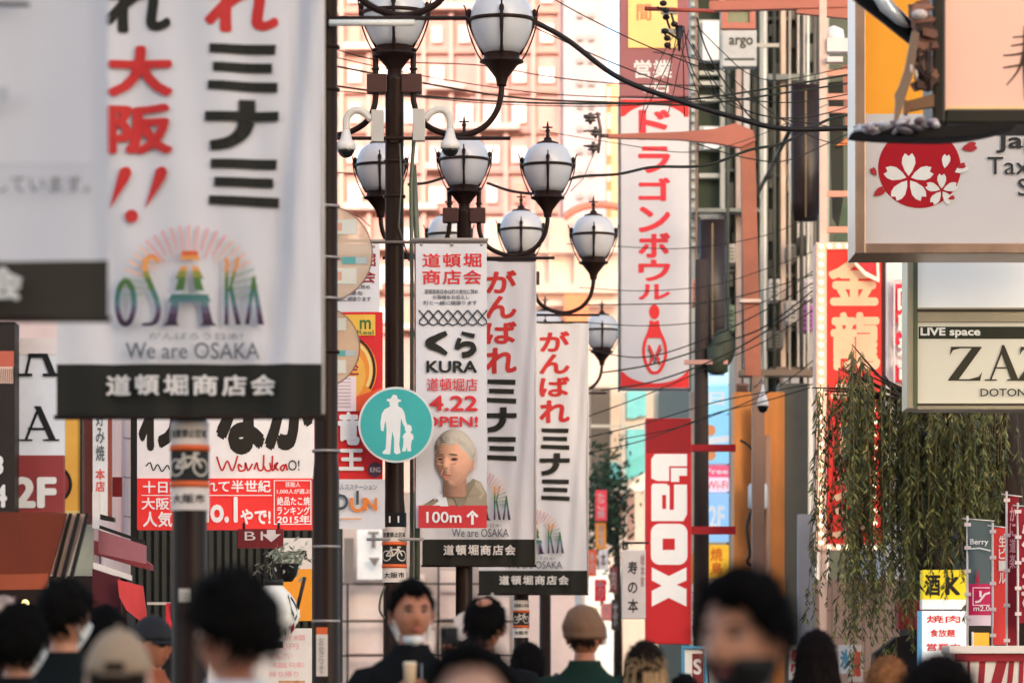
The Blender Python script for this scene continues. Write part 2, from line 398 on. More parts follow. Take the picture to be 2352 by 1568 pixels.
h.use(mat((200, 150, 110), .6, var=.4, scale=20)); h.card(640, 1562, 700, 1600, 32.2); h.card(410, 1462, 450, 1500, 32.2); h.use(mat((190, 184, 190), .6)); h.text('営業時間', 404, 1506, 452, 1520, 32.2, .02)
h.use(DARK); h.text('たこ焼', 640, 1262, 706, 1284, 32.7, .03); h.use(mat((235, 225, 215), .6))
t.done()
t = Thing('takoyaki_sign', 'large white and red takoyaki shop sign with brushed black letters', 'sign', P(518, 1217, 30))
d = 30
a = t.part('panel').use(mat((226, 212, 212), .6, emit=.1)); a.rect(315, 880, 722, 1098, d, .12); a.use(mat((215, 50, 48), .55, emit=.12)); a.rect(315, 1098, 716, 1216, d - .01, .12)
b = t.part('lettering').use(mat((44, 40, 34), .7))
# brushed hiragana
b.stroke(crv([(345, 940), (330, 985), (352, 1018), (384, 1000)], 6), [10, 16, 24, 30, 34, 36, 38, 40, 40, 38, 36, 34, 32, 30, 28, 26, 22, 18, 12], d - .02) if False else None
b.text('わ', 318, 880, 408, 1035, d, .06); b.text('な', 496, 870, 612, 1044, d, .075); b.text('か', 606, 870, 720, 1034, d, .075)
b.use(mat((52, 46, 42), .7)); b.stroke(crv([(335, 1070), (345, 1062), (352, 1080), (362, 1066), (372, 1082), (384, 1068), (390, 1078)], 4), 3, d)
b.use(RED)
for pts in ([(498, 1048), (510, 1080), (522, 1058), (534, 1080), (546, 1046)], [(556, 1072), (548, 1066), (550, 1080), (562, 1078), (564, 1062), (570, 1080), (580, 1064)], [(584, 1078), (590, 1062), (594, 1078), (604, 1076), (606, 1044)], [(606, 1070), (612, 1080), (622, 1078), (620, 1062)], [(626, 1046), (626, 1080), (638, 1062), (630, 1070), (640, 1080)], [(652, 1066), (644, 1074), (650, 1080), (656, 1066), (660, 1080)]): b.stroke(crv(pts, 5), 4, d)
b.use(mat((52, 46, 42), .7)); b.text('O!', 662, 1056, 688, 1080, d)
b.use(mat((240, 232, 230), .6, emit=.1)); dd = d - .015
b.text('十日町', 328, 1104, 420, 1132, dd, .03); b.text('大阪で', 325, 1142, 420, 1170, dd, .03); b.text('人気', 328, 1174, 396, 1210, dd, .03)
b.text('されて半世紀', 442, 1102, 622, 1130, dd, .03); b.text('No.1', 440, 1140, 546, 1200, dd, .05); b.text('やで!', 552, 1168, 622, 1204, dd, .05)
b.card(325, 1136, 625, 1138, dd)
for r_ in ((629, 1102, 631, 1204), (713, 1102, 715, 1204), (629, 1102, 715, 1104), (629, 1202, 715, 1204)): b.card(*r_, dd)
b.text('芸能人', 655, 1106, 690, 1118, dd, .02); b.text('1,000人が選ぶ', 636, 1122, 712, 1134, dd, .02); b.text('絶品たこ焼', 636, 1140, 712, 1160, dd, .03); b.text('ランキング', 636, 1162, 712, 1182, dd, .03); b.text('2015年', 636, 1182, 712, 1202, dd, .03)
t.done()
t = Thing('basement_sign', 'dark red hanging sign pointing down to the basement', 'sign', P(598, 1258, 29))
a = t.part('panel').use(mat((128, 38, 42), .5)); a.rect(546, 1214, 650, 1258, 29, .06)
b = t.part('lettering').use(mat((222, 205, 205), .6)); b.text('B1', 562, 1220, 604, 1240, 29, 0); b.flat([(613, 1216), (633, 1216), (633, 1226), (645, 1226), (623, 1244), (601, 1226), (613, 1226)], 29)
c = t.part('hanger').use(DARK); c.tube([P(560, 1200, 29.03), P(560, 1216, 29.03)], .01); c.tube([P(640, 1200, 29.03), P(640, 1216, 29.03)], .01)
t.done()
t = Thing('potted_plant', 'pale leafed potted plant under the basement sign', 'plant', P(655, 1335, 28))
a = t.part('pot').use(DARK); a.lathe([(.05, 0), (.08, .04), (.1, .12), (.1, .13)], P(655, 0, 28).x, 28, P(0, 1335, 28).z)
b = t.part('foliage').use(mat((165, 172, 150), .6, var=.3))
for i in range(240):
    c = P(rr.gauss(655, 22), rr.gauss(1290, 18), 28 + rr.gauss(0, .06)); n = Vector((rr.gauss(0, 1), rr.gauss(0, 1), rr.gauss(0, 1))).normalized(); x = n.orthogonal().normalized() * .03; y = n.cross(x)
    b.add([c - x, c + y * .4, c + x, c - y * .4], [(0, 1, 2, 3)])
t.done()
t = Thing('paper_lantern', 'big round white paper lantern with red and black marks by the orange panel', 'lantern', P(630, 1480, 24))
c = P(628, 1408, 24); r0 = .168
prof = [(.05, -.185)] + [((.05 + .118 * math.sin(math.pi * i / 20)) * (1 if i % 2 else .975), -.18 + .36 * i / 20) for i in range(21)] + [(.05, .185)]
a = t.part('shade').use(mat((216, 212, 205), .7, emit=.06)); a.lathe(prof, c.x, c.y, c.z, 28)
b = t.part('rim').use(DARK); b.lathe([(.055, -.02), (.062, -.02), (.062, .02), (.055, .02)], c.x, c.y, c.z - .195, 20); b.lathe([(.055, -.02), (.062, -.02), (.062, .02), (.055, .02)], c.x, c.y, c.z + .195, 20)
k = t.part('lettering')
for (m_, pts, wd) in ((INK, [(50, .11), (44, .03), (52, -.02)], .012), (INK, [(58, .10), (62, .0), (56, -.04)], .010), (mat((140, 30, 50), .6), [(50, -.07), (58, -.10), (62, -.07)], .03), (INK, [(38, -.09), (47, -.13)], .02)):
    k.use(m_); vs = []
    for an, z in crv(pts, 5):
        rad = .05 + .118 * math.cos(z / .18 * math.pi / 2) + .006
        for dz in (-wd, wd):
            vs.append((c.x + rad * math.sin(R(an)), c.y - rad * math.cos(R(an)), c.z + z + dz))
    k.add(vs, [(2 * i, 2 * i + 2, 2 * i + 3, 2 * i + 1) for i in range(len(vs) // 2 - 1)])
e = t.part('hanger').use(DARK); e.tube([c + Vector((0, 0, .2)), c + Vector((0, 0, .27))], .006)
e.tube([P(672, 1440, 24), P(700, 1325, 23.9)], .012)
t.done()
t = Thing('corner_shop', 'white corner shop with maroon awnings at the left', 'building', P(240, HZ, 27))
a = t.part('wall').use(mat((212, 190, 186), .75, var=.1)); a.add([P(228, 880, 26), P(300, 880, 32.2), P(300, 1560, 32.2), P(228, 1560, 26)], [(3, 2, 1, 0)]); a.rect(-400, -1200, 228, 1560, 26.1, .1); a.box(-12, -3.32, 26.3, 32, 0, 20)
b = t.part('red_column').use(mat((118, 52, 40), .6)); b.rect(186, 880, 212, 1200, 25.6, .3)
c = t.part('banner_sign').use(mat((220, 214, 212), .6)); c.rect(213, 880, 246, 1190, 25.5, .05); c.use(mat((140, 70, 56), .6)); c.rect(246, 880, 256, 1190, 25.55, .05)
l = t.part('lettering').use(mat((96, 100, 104), .6)); l.vtext('お好み焼', 220, 900, 240, 1060, 25.5, .02); l.use(mat((200, 90, 84), .6)); l.vtext('本店', 219, 1075, 241, 1130, 25.5, .03)
e = t.part('awning').use(mat((128, 50, 56), .6))
def awn(mb, p0, p1, drop, out):
    (ua, va, da), (ub, vb, db) = p0, p1
    A, B = P(ua, va, da), P(ub, vb, db); o = Vector((out, -.1, -drop))
    th = Vector((0, 0, -.05))
    mb.add([A, B, B + o, A + o, A + th, B + th, B + o + th, A + o + th], [(0, 3, 2, 1), (4, 5, 6, 7), (3, 7, 6, 2), (0, 4, 7, 3), (1, 2, 6, 5), (0, 1, 5, 4)])
e.ext([(215, 1240), (300, 1262), (345, 1295), (345, 1308), (310, 1300), (215, 1272)], 26.0, .25)
e.use(mat((156, 96, 104), .6)); e.ext([(226, 1216), (335, 1252), (335, 1294), (226, 1270)], 25.7, .05)
f = t.part('ledge').use(mat((220, 205, 200), .7)); f.ext([(212, 1130), (228, 1130), (228, 1215), (212, 1212)], 25.4, .15); f.ext([(214, 1290), (300, 1320), (300, 1332), (214, 1304)], 25.3, .1)
f.use(DARK); f.ext([(230, 1180), (262, 1188), (262, 1198), (230, 1192)], 25.2, .1); f.ext([(228, 1205), (330, 1240), (330, 1248), (228, 1213)], 25.25, .06)
h = t.part('striped_blind').use(mat((196, 62, 62), .6, streak=.2)); h.ext([(270, 1330), (328, 1345), (340, 1440), (290, 1400), (274, 1370)], 25.0, .03)
h.use(mat((88, 16, 30), .6)); h.ext([(212, 1305), (274, 1325), (280, 1420), (212, 1400)], 25.1, .06)
dk = t.part('shop_dark_panel').use(mat((46, 32, 28), .8, var=.3)); dk.rect(112, 1322, 292, 1600, 25.4, .4)  # flat panel coloured dark in place of an open recess
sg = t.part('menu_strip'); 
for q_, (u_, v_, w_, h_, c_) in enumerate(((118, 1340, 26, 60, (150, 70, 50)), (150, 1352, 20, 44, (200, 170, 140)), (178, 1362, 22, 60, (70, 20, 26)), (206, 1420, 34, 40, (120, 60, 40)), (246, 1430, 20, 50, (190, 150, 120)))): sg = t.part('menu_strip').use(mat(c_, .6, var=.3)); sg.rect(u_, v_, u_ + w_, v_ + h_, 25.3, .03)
pn = t.part('grey_panel').use(mat((150, 150, 136), .6, var=.15)); pn.ext([(182, 1200), (214, 1206), (214, 1316), (150, 1330)], 25.6, .05)
se = t.part('wall_seam').use(mat((150, 130, 126), .7))
for v_ in (1000, 1090, 1180): se.add([P(258, v_, 28.5), P(300, v_ + 5, 32), P(300, v_ + 8, 32), P(258, v_ + 3, 28.5)], [(0, 1, 2, 3)])
i_ = t.part('window').use(mat((122, 30, 32), .5)); i_.rect(258, 1095, 280, 1140, 25.9, .03)
t.done()
t = Thing('red_flag', 'narrow bright red flag on a thin pole between the glasses wearer and the lamp pole', 'flag', P(390, HZ, 21))
a = t.part('cloth').use(mat((200, 36, 48), .7, var=.1)); a.add([P(u, v, 21 + .02 * math.sin(v / 30)) for v in (1384, 1410, 1440, 1470, 1500) for u in (381, 388, 394)], [(j * 3 + i, j * 3 + 3 + i, j * 3 + 4 + i, j * 3 + 1 + i) for j in range(4) for i in range(2)], True)
b = t.part('pole').use(DARK); b.tube([P(395, 1600, 21), P(395, 1376, 21)], .008)
t.done()
t = Thing('cafe_awning', 'rust orange awning with dark edge stripes at the far left', 'awning', P(90, 1350, 22))
a = t.part('canvas').use(mat((120, 48, 24), .7, var=.22, scale=2.5, streak=.08)); a.ext([(-120, 1172), (152, 1178), (112, 1320), (104, 1352), (-120, 1352)], 22, .06)
b = t.part('valance').use(mat((150, 70, 42), .6)); b.ext([(-120, 1322), (110, 1316), (104, 1352), (-120, 1356)], 21.9, .05)
c = t.part('edge_stripe'); c.use(mat((222, 180, 160), .6)); c.ext([(140, 1178), (196, 1180), (150, 1328), (114, 1318)], 22.1, .05)
c.use(DARK)
for k_ in (0, 18, 38): c.ext([(158 + k_, 1178), (166 + k_, 1178), (128 + k_, 1328), (120 + k_, 1328)], 22.08 - k_ * .001, .05)
t.done()
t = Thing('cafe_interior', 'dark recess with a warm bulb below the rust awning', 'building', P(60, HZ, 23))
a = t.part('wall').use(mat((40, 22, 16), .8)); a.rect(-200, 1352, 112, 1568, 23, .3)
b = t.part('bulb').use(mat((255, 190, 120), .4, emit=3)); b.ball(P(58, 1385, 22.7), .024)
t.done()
t = Thing('vertical_sign', 'white sign board with black letter A twice above a maroon 2F plate', 'sign', P(82, 1175, 22.5))
d = 22.5
a = t.part('board').use(mat((200, 204, 214), .55, emit=.05)); a.rect(34, 780, 146, 1045, d, .08); a.use(mat((230, 205, 205), .6)); a.rect(38, 776, 150, 814, d - .005, .08)
b = t.part('lettering').use(mat((20, 22, 24), .7))
def serif_A(mb, u0, v0, u1, v1, d, top=0.0):
    w_, h_ = u1 - u0, v1 - v0
    q = lambda x, y: (u0 + x * w_, v0 + y * h_)
    tp = top
    lx = lambda y: .48 - .34 * y; rx = lambda y: .50 + .26 * y
    mb.flat([q(lx(tp) - .0, tp), q(lx(.97), .97), q(lx(.97) + .07, .97), q(lx(tp) + .07, tp)], d)
    mb.flat([q(rx(tp) - .11, tp), q(rx(.97), .97), q(rx(.97) + .17, .97), q(rx(tp) + .05, tp)], d)
    mb.flat([q(.24, .62), q(.24, .69), q(.74, .69), q(.72, .62)], d)
    mb.flat([q(0, .95), q(0, 1), q(.34, 1), q(.34, .95)], d); mb.flat([q(.6, .95), q(.6, 1), q(1, 1), q(1, .95)], d)
serif_A(b, 42, 726, 136, 864, d - .008, .62); serif_A(b, 42, 932, 136, 1012, d)
c = t.part('floor_plate').use(mat((136, 52, 54), .55)); c.rect(28, 1045, 146, 1176, d - .01, .08); c.lathe([(.001, 0), (.001, 0)], 0, 0) if False else None
c.use(mat((230, 160, 70), .55)); 
e = t.part('floor_lettering').use(mat((215, 215, 220), .6)); e.text('2F', 30, 1094, 130, 1166, d - .01, .06)
t.done()
t = Thing('round_plate_sign', 'amber box sign with a maroon half disc behind the 2F plate', 'sign', P(100, 1178, 22.8))
a = t.part('box').use(mat((226, 164, 74), .55, emit=.05)); a.rect(-60, 940, 184, 1172, 22.8, .1); a.use(mat((214, 190, 130), .6)); a.rect(-60, 1172, 184, 1180, 22.79, .12)
b = t.part('disc').use(mat((30, 26, 24), .6)); b.disc(120, 1112, 46, 22.8); b.use(mat((150, 56, 54), .6)); b.disc(114, 1112, 44, 22.8)
c = t.part('edge').use(DARK); c.rect(184, 940, 188, 1178, 22.78, .12)
t.done()
t = Thing('menu_pillar', 'dark brown pillar with a striped food picture at the left edge', 'sign', P(10, 1175, 22.3))
a = t.part('pillar').use(mat((48, 38, 32), .6)); a.rect(-80, 740, 34, 1172, 22.3, .2)
b = t.part('picture').use(mat((188, 96, 76), .6)); b.card(-80, 806, 32, 842, 22.3); b.use(mat((215, 185, 170), .6)); b.card(-80, 842, 30, 880, 22.3)
b.use(mat((120, 84, 70), .6))
for k_ in range(7): b.stroke([(-2 + k_ * 5, 846), (-4 + k_ * 5, 878)], 2, 22.3)
c = t.part('lettering').use(mat((215, 215, 220), .6)); c.text('4', -14, 1112, 16, 1165, 22.3, .05); c.text('3', -16, 1045, 8, 1090, 22.3, .05)
t.done()
# ------------------------------------------------------------------ lamp posts
GLOBE = mat((186, 188, 194), .22, var=.02, spec=.6, trans=.0, coat=.3)
def lamp_post_proto():
    t = Thing('street_lamp', 'lamp', 'street lamp', (0, 0, 0), 'brown three globe street lamps along the street')
    p = t.part('pole').use(BROWN)
    p.lathe([(.14, 0), (.14, .1), (.11, .16), (.095, .5), (.08, .55), (.074, 2.6), (.066, 2.7), (.064, 5.56), (.07, 5.58), (.07, 5.6), (.05, 5.62), (.05, 5.66)], 0, 0, 0, 20)
    for z in (5.02, 4.78, 3.3): p.lathe([(.066, -.012), (.078, -.008), (.078, .008), (.066, .012)], 0, 0, z, 20)
    for s in (-1, 1): t.part('collar').use(mat((74, 44, 38), .45, var=.12)).box(min(s * .05, s * .19), max(s * .05, s * .19), -.055, .055, 5.49, 5.62, .006)
    b = t.part('banner_bar').use(BROWN); b.tube([(-.72, -.085, 5.17), (.8, -.085, 5.17)], .013)
    b.box(-.03, .03, -.09, 0, 5.14, 5.2)
    for s in (-1, 0, 1):
        x = s * .74; dz = .05 if s == 0 else 0; zb = 5.76 + dz
        if s:
            a = t.part('arm').use(BROWN)
            a.tube([(s * X_, 0, Z_) for X_, Z_ in crv([(.13, 5.79), (.13, 5.6), (.135, 5.42), (.19, 5.30), (.31, 5.225), (.46, 5.20), (.61, 5.255), (.70, 5.36), (.735, 5.48), (.74, 5.6)], 6)], .021, 10)
            for zz in (5.79, 5.66): a.ball((s * .13, 0, zz), .03, .03, .015, 10)
        h = t.part('globe').use(GLOBE)
        h.lathe([(.118, 0), (.158, .05), (.188, .11), (.208, .17), (.2165, .225), (.217, .26), (.206, .32), (.178, .375), (.13, .415), (.06, .438)], x, 0, zb, 32)
        k = t.part('cage', h).use(BROWN)
        k.lathe([(.216, -.012), (.226, -.012), (.226, .012), (.216, .012)], x, 0, zb + .235, 32)
        prof = [(.12, 0), (.152, .06), (.186, .13), (.21, .19), (.224, .235), (.222, .29)]
        for q in range(4):
            an = q * math.pi / 2
            k.tube([(x + (r_ + .004) * math.sin(an), -(r_ + .004) * math.cos(an), zb + z_) for r_, z_ in prof], [.013, .013, .013, .013, .015, .004], 6)
            k.ball((x + .226 * math.sin(an), -.226 * math.cos(an), zb + .285), .018, .018, .03, 8)
            an += math.pi / 2
            k.tube([(x + r_ * math.sin(an), -r_ * math.cos(an), zb + z_) for r_, z_ in crv([(.13, -.05), (.165, .0), (.205, .09), (.238, .2), (.246, .3), (.262, .34)], 4)], .006, 6)
        u_ = t.part('cup', h).use(BROWN)
        u_.lathe([(.124, .012), (.124, -.03), (.152, -.045), (.152, -.055), (.115, -.07), (.075, -.12), (.045, -.16), (.034, -.2), (.034, -.22)], x, 0, zb, 24)
        f = t.part('finial', h).use(BROWN)
        f.lathe([(.10, .425), (.095, .44), (.05, .455), (.036, .462), (.036, .478), (.016, .49), (.014, .53), (.024, .545), (.014, .56), (.01, .60), (.003, .63)], x, 0, zb, 14)
        f.tube([(x - .045, 0, zb + .575), (x + .045, 0, zb + .575)], .008, 6)
    return t.done()
proto = lamp_post_proto()
posts = {}
for nm, u, d, lab in (('A', 436, 16.5, 'brown street lamp with a bicycle band directly under the largest white banner'),
                      ('B', 749, 21.7, 'brown street lamp with thin steel straps and a white sticker, right of the large banner'),
                      ('C', 906, 26.5, 'brown three globe street lamp with two dome cameras and the teal round sign'),
                      ('D', 1066, 34.0, 'brown three globe street lamp behind the banner with the portrait'),
                      ('E', 1197, 39.3, 'brown street lamp behind the two right hand banners, bicycle band at the beanie'),
                      ('F', 1252, 50.0, 'farthest brown street lamp, one globe showing beside the red and white bowling sign')):
    o = proto if nm == 'A' else copy_tree(proto)
    o.location = (P(u, HZ, d).x, d, 0); o['label'] = lab; posts[nm] = o
def child(name, mb, post, label=None):
    o = bpy.data.objects.new(name, mb.mesh(name, post.location)); COL.objects.link(o); o.parent = post
    if label: o['label'] = label
    return o
def wrap(mb, X, d, r):
    for v in mb.v:
        an = (v.x - X) / r; e = d - v.y
        v.x = X + (r + e) * math.sin(an); v.y = d - (r + e) * math.cos(an)
def bike_band(post, dz=0, box=False):
    X, d = post.location.x, post.location.y
    R_ = .083
    mb = MB()
    for z0, z1, m_ in (((2.50, 2.60, DARK),) if box else ()) + ((2.40, 2.50, CREAM), (2.375, 2.40, ORNG), (2.245, 2.375, INK), (2.22, 2.245, ORNG), (2.12, 2.22, CREAM)):
        z0 += dz; z1 += dz; mb.use(m_); mb.lathe([(R_, z0), (R_ + (.004 if m_ is ORNG else 0), z0), (R_ + (.004 if m_ is ORNG else 0), z1), (R_, z1)], X, d, 0, 24)
    pr = MB(); s = 1 / px(d); u0 = X * s + CX; vz = lambda z: HZ - (z + dz - CAMZ) * s
    m = lambda x, z: (u0 + x * s, vz(z))
    pr.use(CREAM); pr.text('自転車', *m(-.04, 2.57), *m(.04, 2.53), d) if False else None
    if box: pr.use(mat((215, 205, 200), .6)); pr.flat([m(-.035, 2.575), m(.035, 2.575), m(.035, 2.53), m(-.035, 2.53)], d)
    pr.use(INK); pr.text('放置禁止区域', *m(-.085, 2.465), *m(.085, 2.43), d, .02); pr.text('大阪市', *m(-.075, 2.19), *m(.075, 2.15), d, .02)
    pr.use(mat((190, 180, 168), .6))
    for cx_ in (-.055, .055):
        pr.stroke([m(cx_ + .034 * math.cos(i * math.pi / 10), 2.302 + .034 * math.sin(i * math.pi / 10)) for i in range(20)], .008 * s, d, True)
    for pts in ([(-.055, 2.302), (-.02, 2.345), (.03, 2.345), (.055, 2.302)], [(-.02, 2.345), (-.005, 2.302), (.03, 2.345)], [(.03, 2.345), (.022, 2.362), (.045, 2.362)], [(-.026, 2.358), (-.012, 2.358)], [(-.055, 2.302), (-.005, 2.302)]):
        pts = [(a[0] + (b[0] - a[0]) * k / 4, a[1] + (b[1] - a[1]) * k / 4) for a, b in zip(pts, pts[1:]) for k in range(5)]
        pr.stroke([m(*q) for q in pts], .01 * s, d)
    wrap(pr, X, d, R_)
    b = child('bicycle_band', mb, post)
    c = bpy.data.objects.new('lettering', pr.mesh('lettering', post.location)); COL.objects.link(c); c.parent = b
bike_band(posts['A'], .055); bike_band(posts['C'], 0, True); bike_band(posts['E'], -.24)
# post A sticker
o = posts['A']; X, d = o.location.x, o.location.y
mb = MB().use(mat((176, 170, 160), .6)); mb.card(414, 1352, 440, 1382, d); mb.use(GREY); mb.card(418, 1362, 436, 1366, d); mb.card(418, 1370, 432, 1374, d); wrap(mb, X, d, .082); child('sticker', mb, o)
# post B extras
o = posts['B']; X, d = o.location.x, o.location.y
for z in (4.12, 3.83, 3.6, 2.74, 2.2, 1.78):
    mb = MB().use(mat((150, 140, 134), .4, .6)); mb.lathe([(.07, -.008), (.08, -.008), (.08, .008), (.07, .008)], X, d, z, 20); child('strap', mb, o)
mb = MB().use(CREAM); mb.card(727, 1456, 754, 1552, d); mb.use(ORNG); mb.card(727, 1440, 754, 1456, d); mb.use(GREY); mb.vtext('お知らせ', 734, 1462, 746, 1545, d, .01); wrap(mb, X, d, .082); child('sticker', mb, o)
mb = MB().use(mat((232, 214, 206), .5)); mb.tube([P(756, 53, d - .13), P(952, 53, d - .13)], .019); child('bar_sleeve', mb, o)
# post C extras: cable duct, lower bars
o = posts['C']; X, d = o.location.x, o.location.y
mb = MB().use(mat((92, 98, 84), .45, .2)); mb.tube([P(946, 1330, d + .02), P(946, 640, d + .02), P(944, 420, d + .02), P(950, 330, d + .02), P(955, 240, d + .02)], .014); mb.tube([P(958, 1330, d + .05), P(958, 560, d + .05), P(950, 380, d + .05)], .02); child('cable_duct', mb, o)
mb = MB().use(mat((120, 104, 96), .5)); mb.tube([P(842, 556, d - .09), P(1120, 556, d - .09)], .011); mb.use(GREY); mb.tube([P(842, 1238, d - .07), P(974, 1238, d - .07)], .010); child('banner_bar', mb, o)
mb = MB().use(mat((80, 84, 70), .4))
mb.tube([P(918, 330, d - .09), P(922, 420, d - .08), P(916, 520, d - .09), P(940, 600, d - .03)], .005)
mb.tube([P(u, v, d - .06) for u, v in crv([(885, 1345), (875, 1370), (872, 1400), (884, 1420)], 5)], .008); child('cable', mb, o)
# dome cameras on post C (things that hang on it)
def dome_camera(u, v, d, s, lab, flip, wall):
    t = Thing('dome_camera', lab, 'camera', P(u, v, d), 'white dome cameras')
    a = t.part('bracket').use(mat((196, 190, 182), .4)); k = px(d)
    pts = crv([(u, v - 45 * s), (u + flip * 2, v - 75 * s), (u + flip * 18, v - 92 * s), (u + flip * 40, v - 88 * s), (u + flip * 58, v - 70 * s)], 5)
    a.tube([P(p, q, d) for p, q in pts], 9 * s * k, 10)
    b = t.part('junction_box').use(mat((176, 172, 166), .45)); b.rect(u + flip * 58 - (0 if flip > 0 else 28) , v - 95 * s, u + flip * 58 + (28 if flip > 0 else 0), v - 18 * s, d - .03, .08, .004)
    c = t.part('housing').use(mat((206, 202, 198), .35)); p = P(u, v, d); q = s * k
    c.lathe([(8 * q, 50 * q), (11 * q, 36 * q), (14 * q, 24 * q), (22 * q, 14 * q), (24 * q, 8 * q), (24 * q, -2 * q), (21 * q, -3 * q)], p.x, p.y, p.z, 20)
    e = t.part('lens').use(mat((26, 24, 24), .12, spec=.6)); e.lathe([(21 * q, 0), (20 * q, -8 * q), (15 * q, -16 * q), (8 * q, -21 * q), (1 * q, -22 * q)], p.x, p.y, p.z, 20)
    return t.done()
dome_camera(795, 342, 26.4, .95, 'white dome camera left of the lamp pole, half against the banner edge', 1, 0)
dome_camera(1034, 340, 26.4, .95, 'white dome camera right of the lamp pole above a globe', -1, 0)

# ------------------------------------------------------------------ banners
BT = [mat(c, .75, var=.03) for c in ((196, 88, 46), (206, 140, 78), (128, 128, 58), (70, 104, 56), (62, 106, 102), (84, 112, 118), (86, 80, 104), (76, 54, 76), (56, 38, 60))]
BV = [590, 625, 640, 668, 690, 706, 722, 736]
def banner_design(full=True):
    d = 16.5
    sh = MB().use(CLOTH)
    nu, nv = 36, 44; us = [130 + 612 * i / nu for i in range(nu + 1)]
    vs = [-440 + 1276 * i / nv for i in range(nv + 1)] + [860, 885, 910, 935, 960]
    vv = [P(u, v, d) for v in vs for u in us]; n = nu + 1
    for j in range(len(vs) - 1):
        pass
    sh.add(vv, [])
    for j in range(len(vs) - 1):
        sh.use(CLOTH if vs[j] < 836 - 1 else BLK)
        for i in range(nu):
            sh.f.append([j * n + i, (j + 1) * n + i, (j + 1) * n + i + 1, j * n + i + 1]); sh.fm.append(sh.cur); sh.fs.append(True)
    pr = MB(); bk = MB(); rd2 = MB(); bk2 = MB(); tg_ = MB(); bd = MB(); bk.layer = rd2.layer = bk2.layer = tg_.layer = bd.layer = pr.layer; bk2.use(INK); rd2.use(RED)
    pr.use(RED)
    for c, v0, v1 in (('が', -400, -292), ('ん', -282, -178), ('ば', -165, -60), ('れ', -44, 75)):
        pr.text(c, 470, v0, 640, v1, d, .045)
    bk.use(INK)
    for c, v0, v1 in (('が', -400, -292), ('ん', -282, -178), ('ば', -165, -60), ('れ', -44, 75)): bk.text(c, 238, v0, 392, v1, d, .045)
    for dv in (0, 263):
        du = 2 if dv else 0
        bk2.flat([(482 + du, 101 + dv), (634 + du, 103 + dv), (632 + du, 126 + dv), (482 + du, 122 + dv)], d); bk2.flat([(490 + du, 143 + dv), (625 + du, 146 + dv), (625 + du, 168 + dv), (490 + du, 164 + dv)], d); bk2.flat([(478 + du, 185 + dv), (638 + du, 190 + dv), (637 + du, 213 + dv), (478 + du, 205 + dv)], d)
    bk2.flat([(471, 256), (640, 256), (640, 278), (471, 278)], d); bk2.flat([(549, 229), (586, 229), (586, 257), (549, 257)], d)
    bk2.stroke(crv([(567, 277), (560, 298), (545, 315), (522, 327), (483, 334)], 5), [37 - 0.75 * i for i in range(21)], d)
    rd2.use(RED); rd2.text('大', 246, 104, 398, 222, d, .045); rd2.text('阪', 246, 238, 398, 354, d, .045)
    for u in (0, 82):
        rd2.flat([(250 + u, 500 - 20), (276 + u, 388), (288 + u, 382), (298 + u, 385), (302 + u, 396), (296 + u, 412)], d)
        rd2.disc(266 + u - 46, 496, 15, d)
    # rays
    lg = MB(); lg.layer = pr.layer
    for i in range(25):
        an = R(-2 + 184 * i / 24); co = (206, 142, 140) if 60 < i * 7.6 < 130 else (214, 172, 150) if 25 < i * 7.6 < 160 else (150, 164, 150)
        lg.use(mat(co, .75, var=.03)); r0_, r1_ = 100 + 18 * math.sin(an), 150 + 4 * math.sin(an); r0_ = 88 if i % 2 else 100
        lg.stroke([(435 + r0_ * math.cos(an) * 1.05, 672 - r0_ * math.sin(an)), (435 + r1_ * math.cos(an) * 1.05, 672 - r1_ * math.sin(an))], [3.2, 5.5], d)
    tg_.use(mat((96, 96, 98), .75)); tg_.text('がんばろう日本!', 343, 763, 556, 780, d, .0); tg_.use(mat((84, 86, 92), .75)); tg_.text('We are OSAKA', 288, 786, 596, 824, d, .012)
    bd.use(mat((205, 200, 196), .8))
    for i, c in enumerate('道頓堀商店会'): bd.text(c, 243 + i * 66.5, 860, 300 + i * 66.5, 908, d, .035)
    ray_n = len(lg.f); lg.use(BT[0])
    lg.stroke([(288 + 20 * math.cos(i * math.pi / 14), 695 + 49 * math.sin(i * math.pi / 14)) for i in range(28)], 13, d, True)
    lg.stroke(crv([(366, 604), (356, 592), (341, 592), (333, 606), (336, 630), (348, 660), (360, 690), (364, 718), (354, 742), (326, 746)], 5), [6, 7, 8, 9, 10, 11] + [13] * 34 + [10, 9, 8, 7, 6, 5], d)
    lg.flat([(418, 577), (455, 577), (457, 592), (461, 598), (412, 598), (416, 592)], d)
    lg.flat([(417, 612), (431, 612), (424, 668), (402, 668), (410, 642), (403, 640)], d); lg.flat([(441, 612), (455, 612), (468, 640), (461, 642), (469, 668), (448, 668)], d)
    lg.flat([(394, 676), (478, 676), (484, 694), (386, 694)], d); lg.flat([(394, 694), (412, 694), (406, 740), (412, 748), (374, 748), (384, 738)], d); lg.flat([(460, 694), (478, 694), (488, 738), (498, 748), (460, 748), (466, 740)], d)
    lg.flat([(516, 588), (524, 594), (524, 745), (514, 745)], d); lg.flat([(543, 590), (552, 590), (529, 668), (523, 668)], d); lg.flat([(524, 662), (532, 650), (553, 745), (541, 745)], d)
    lg.flat([(580, 632), (586, 640), (573, 745), (562, 745)], d); lg.flat([(578, 640), (585, 632), (606, 745), (592, 745)], d)
    gu = [130 + 24 * i for i in range(27)]; gv = [-440 + 56 * i for i in range(26)]
    for q in (pr, bk, bk2, rd2, tg_, bd): q.cut(gu, gv, d)
    ry = MB(); ry.__dict__.update(lg.__dict__); ry.v = list(lg.v); ry.f = lg.f[:ray_n]; ry.fm = lg.fm[:ray_n]; ry.fs = lg.fs[:ray_n]; ry.mats = list(lg.mats)
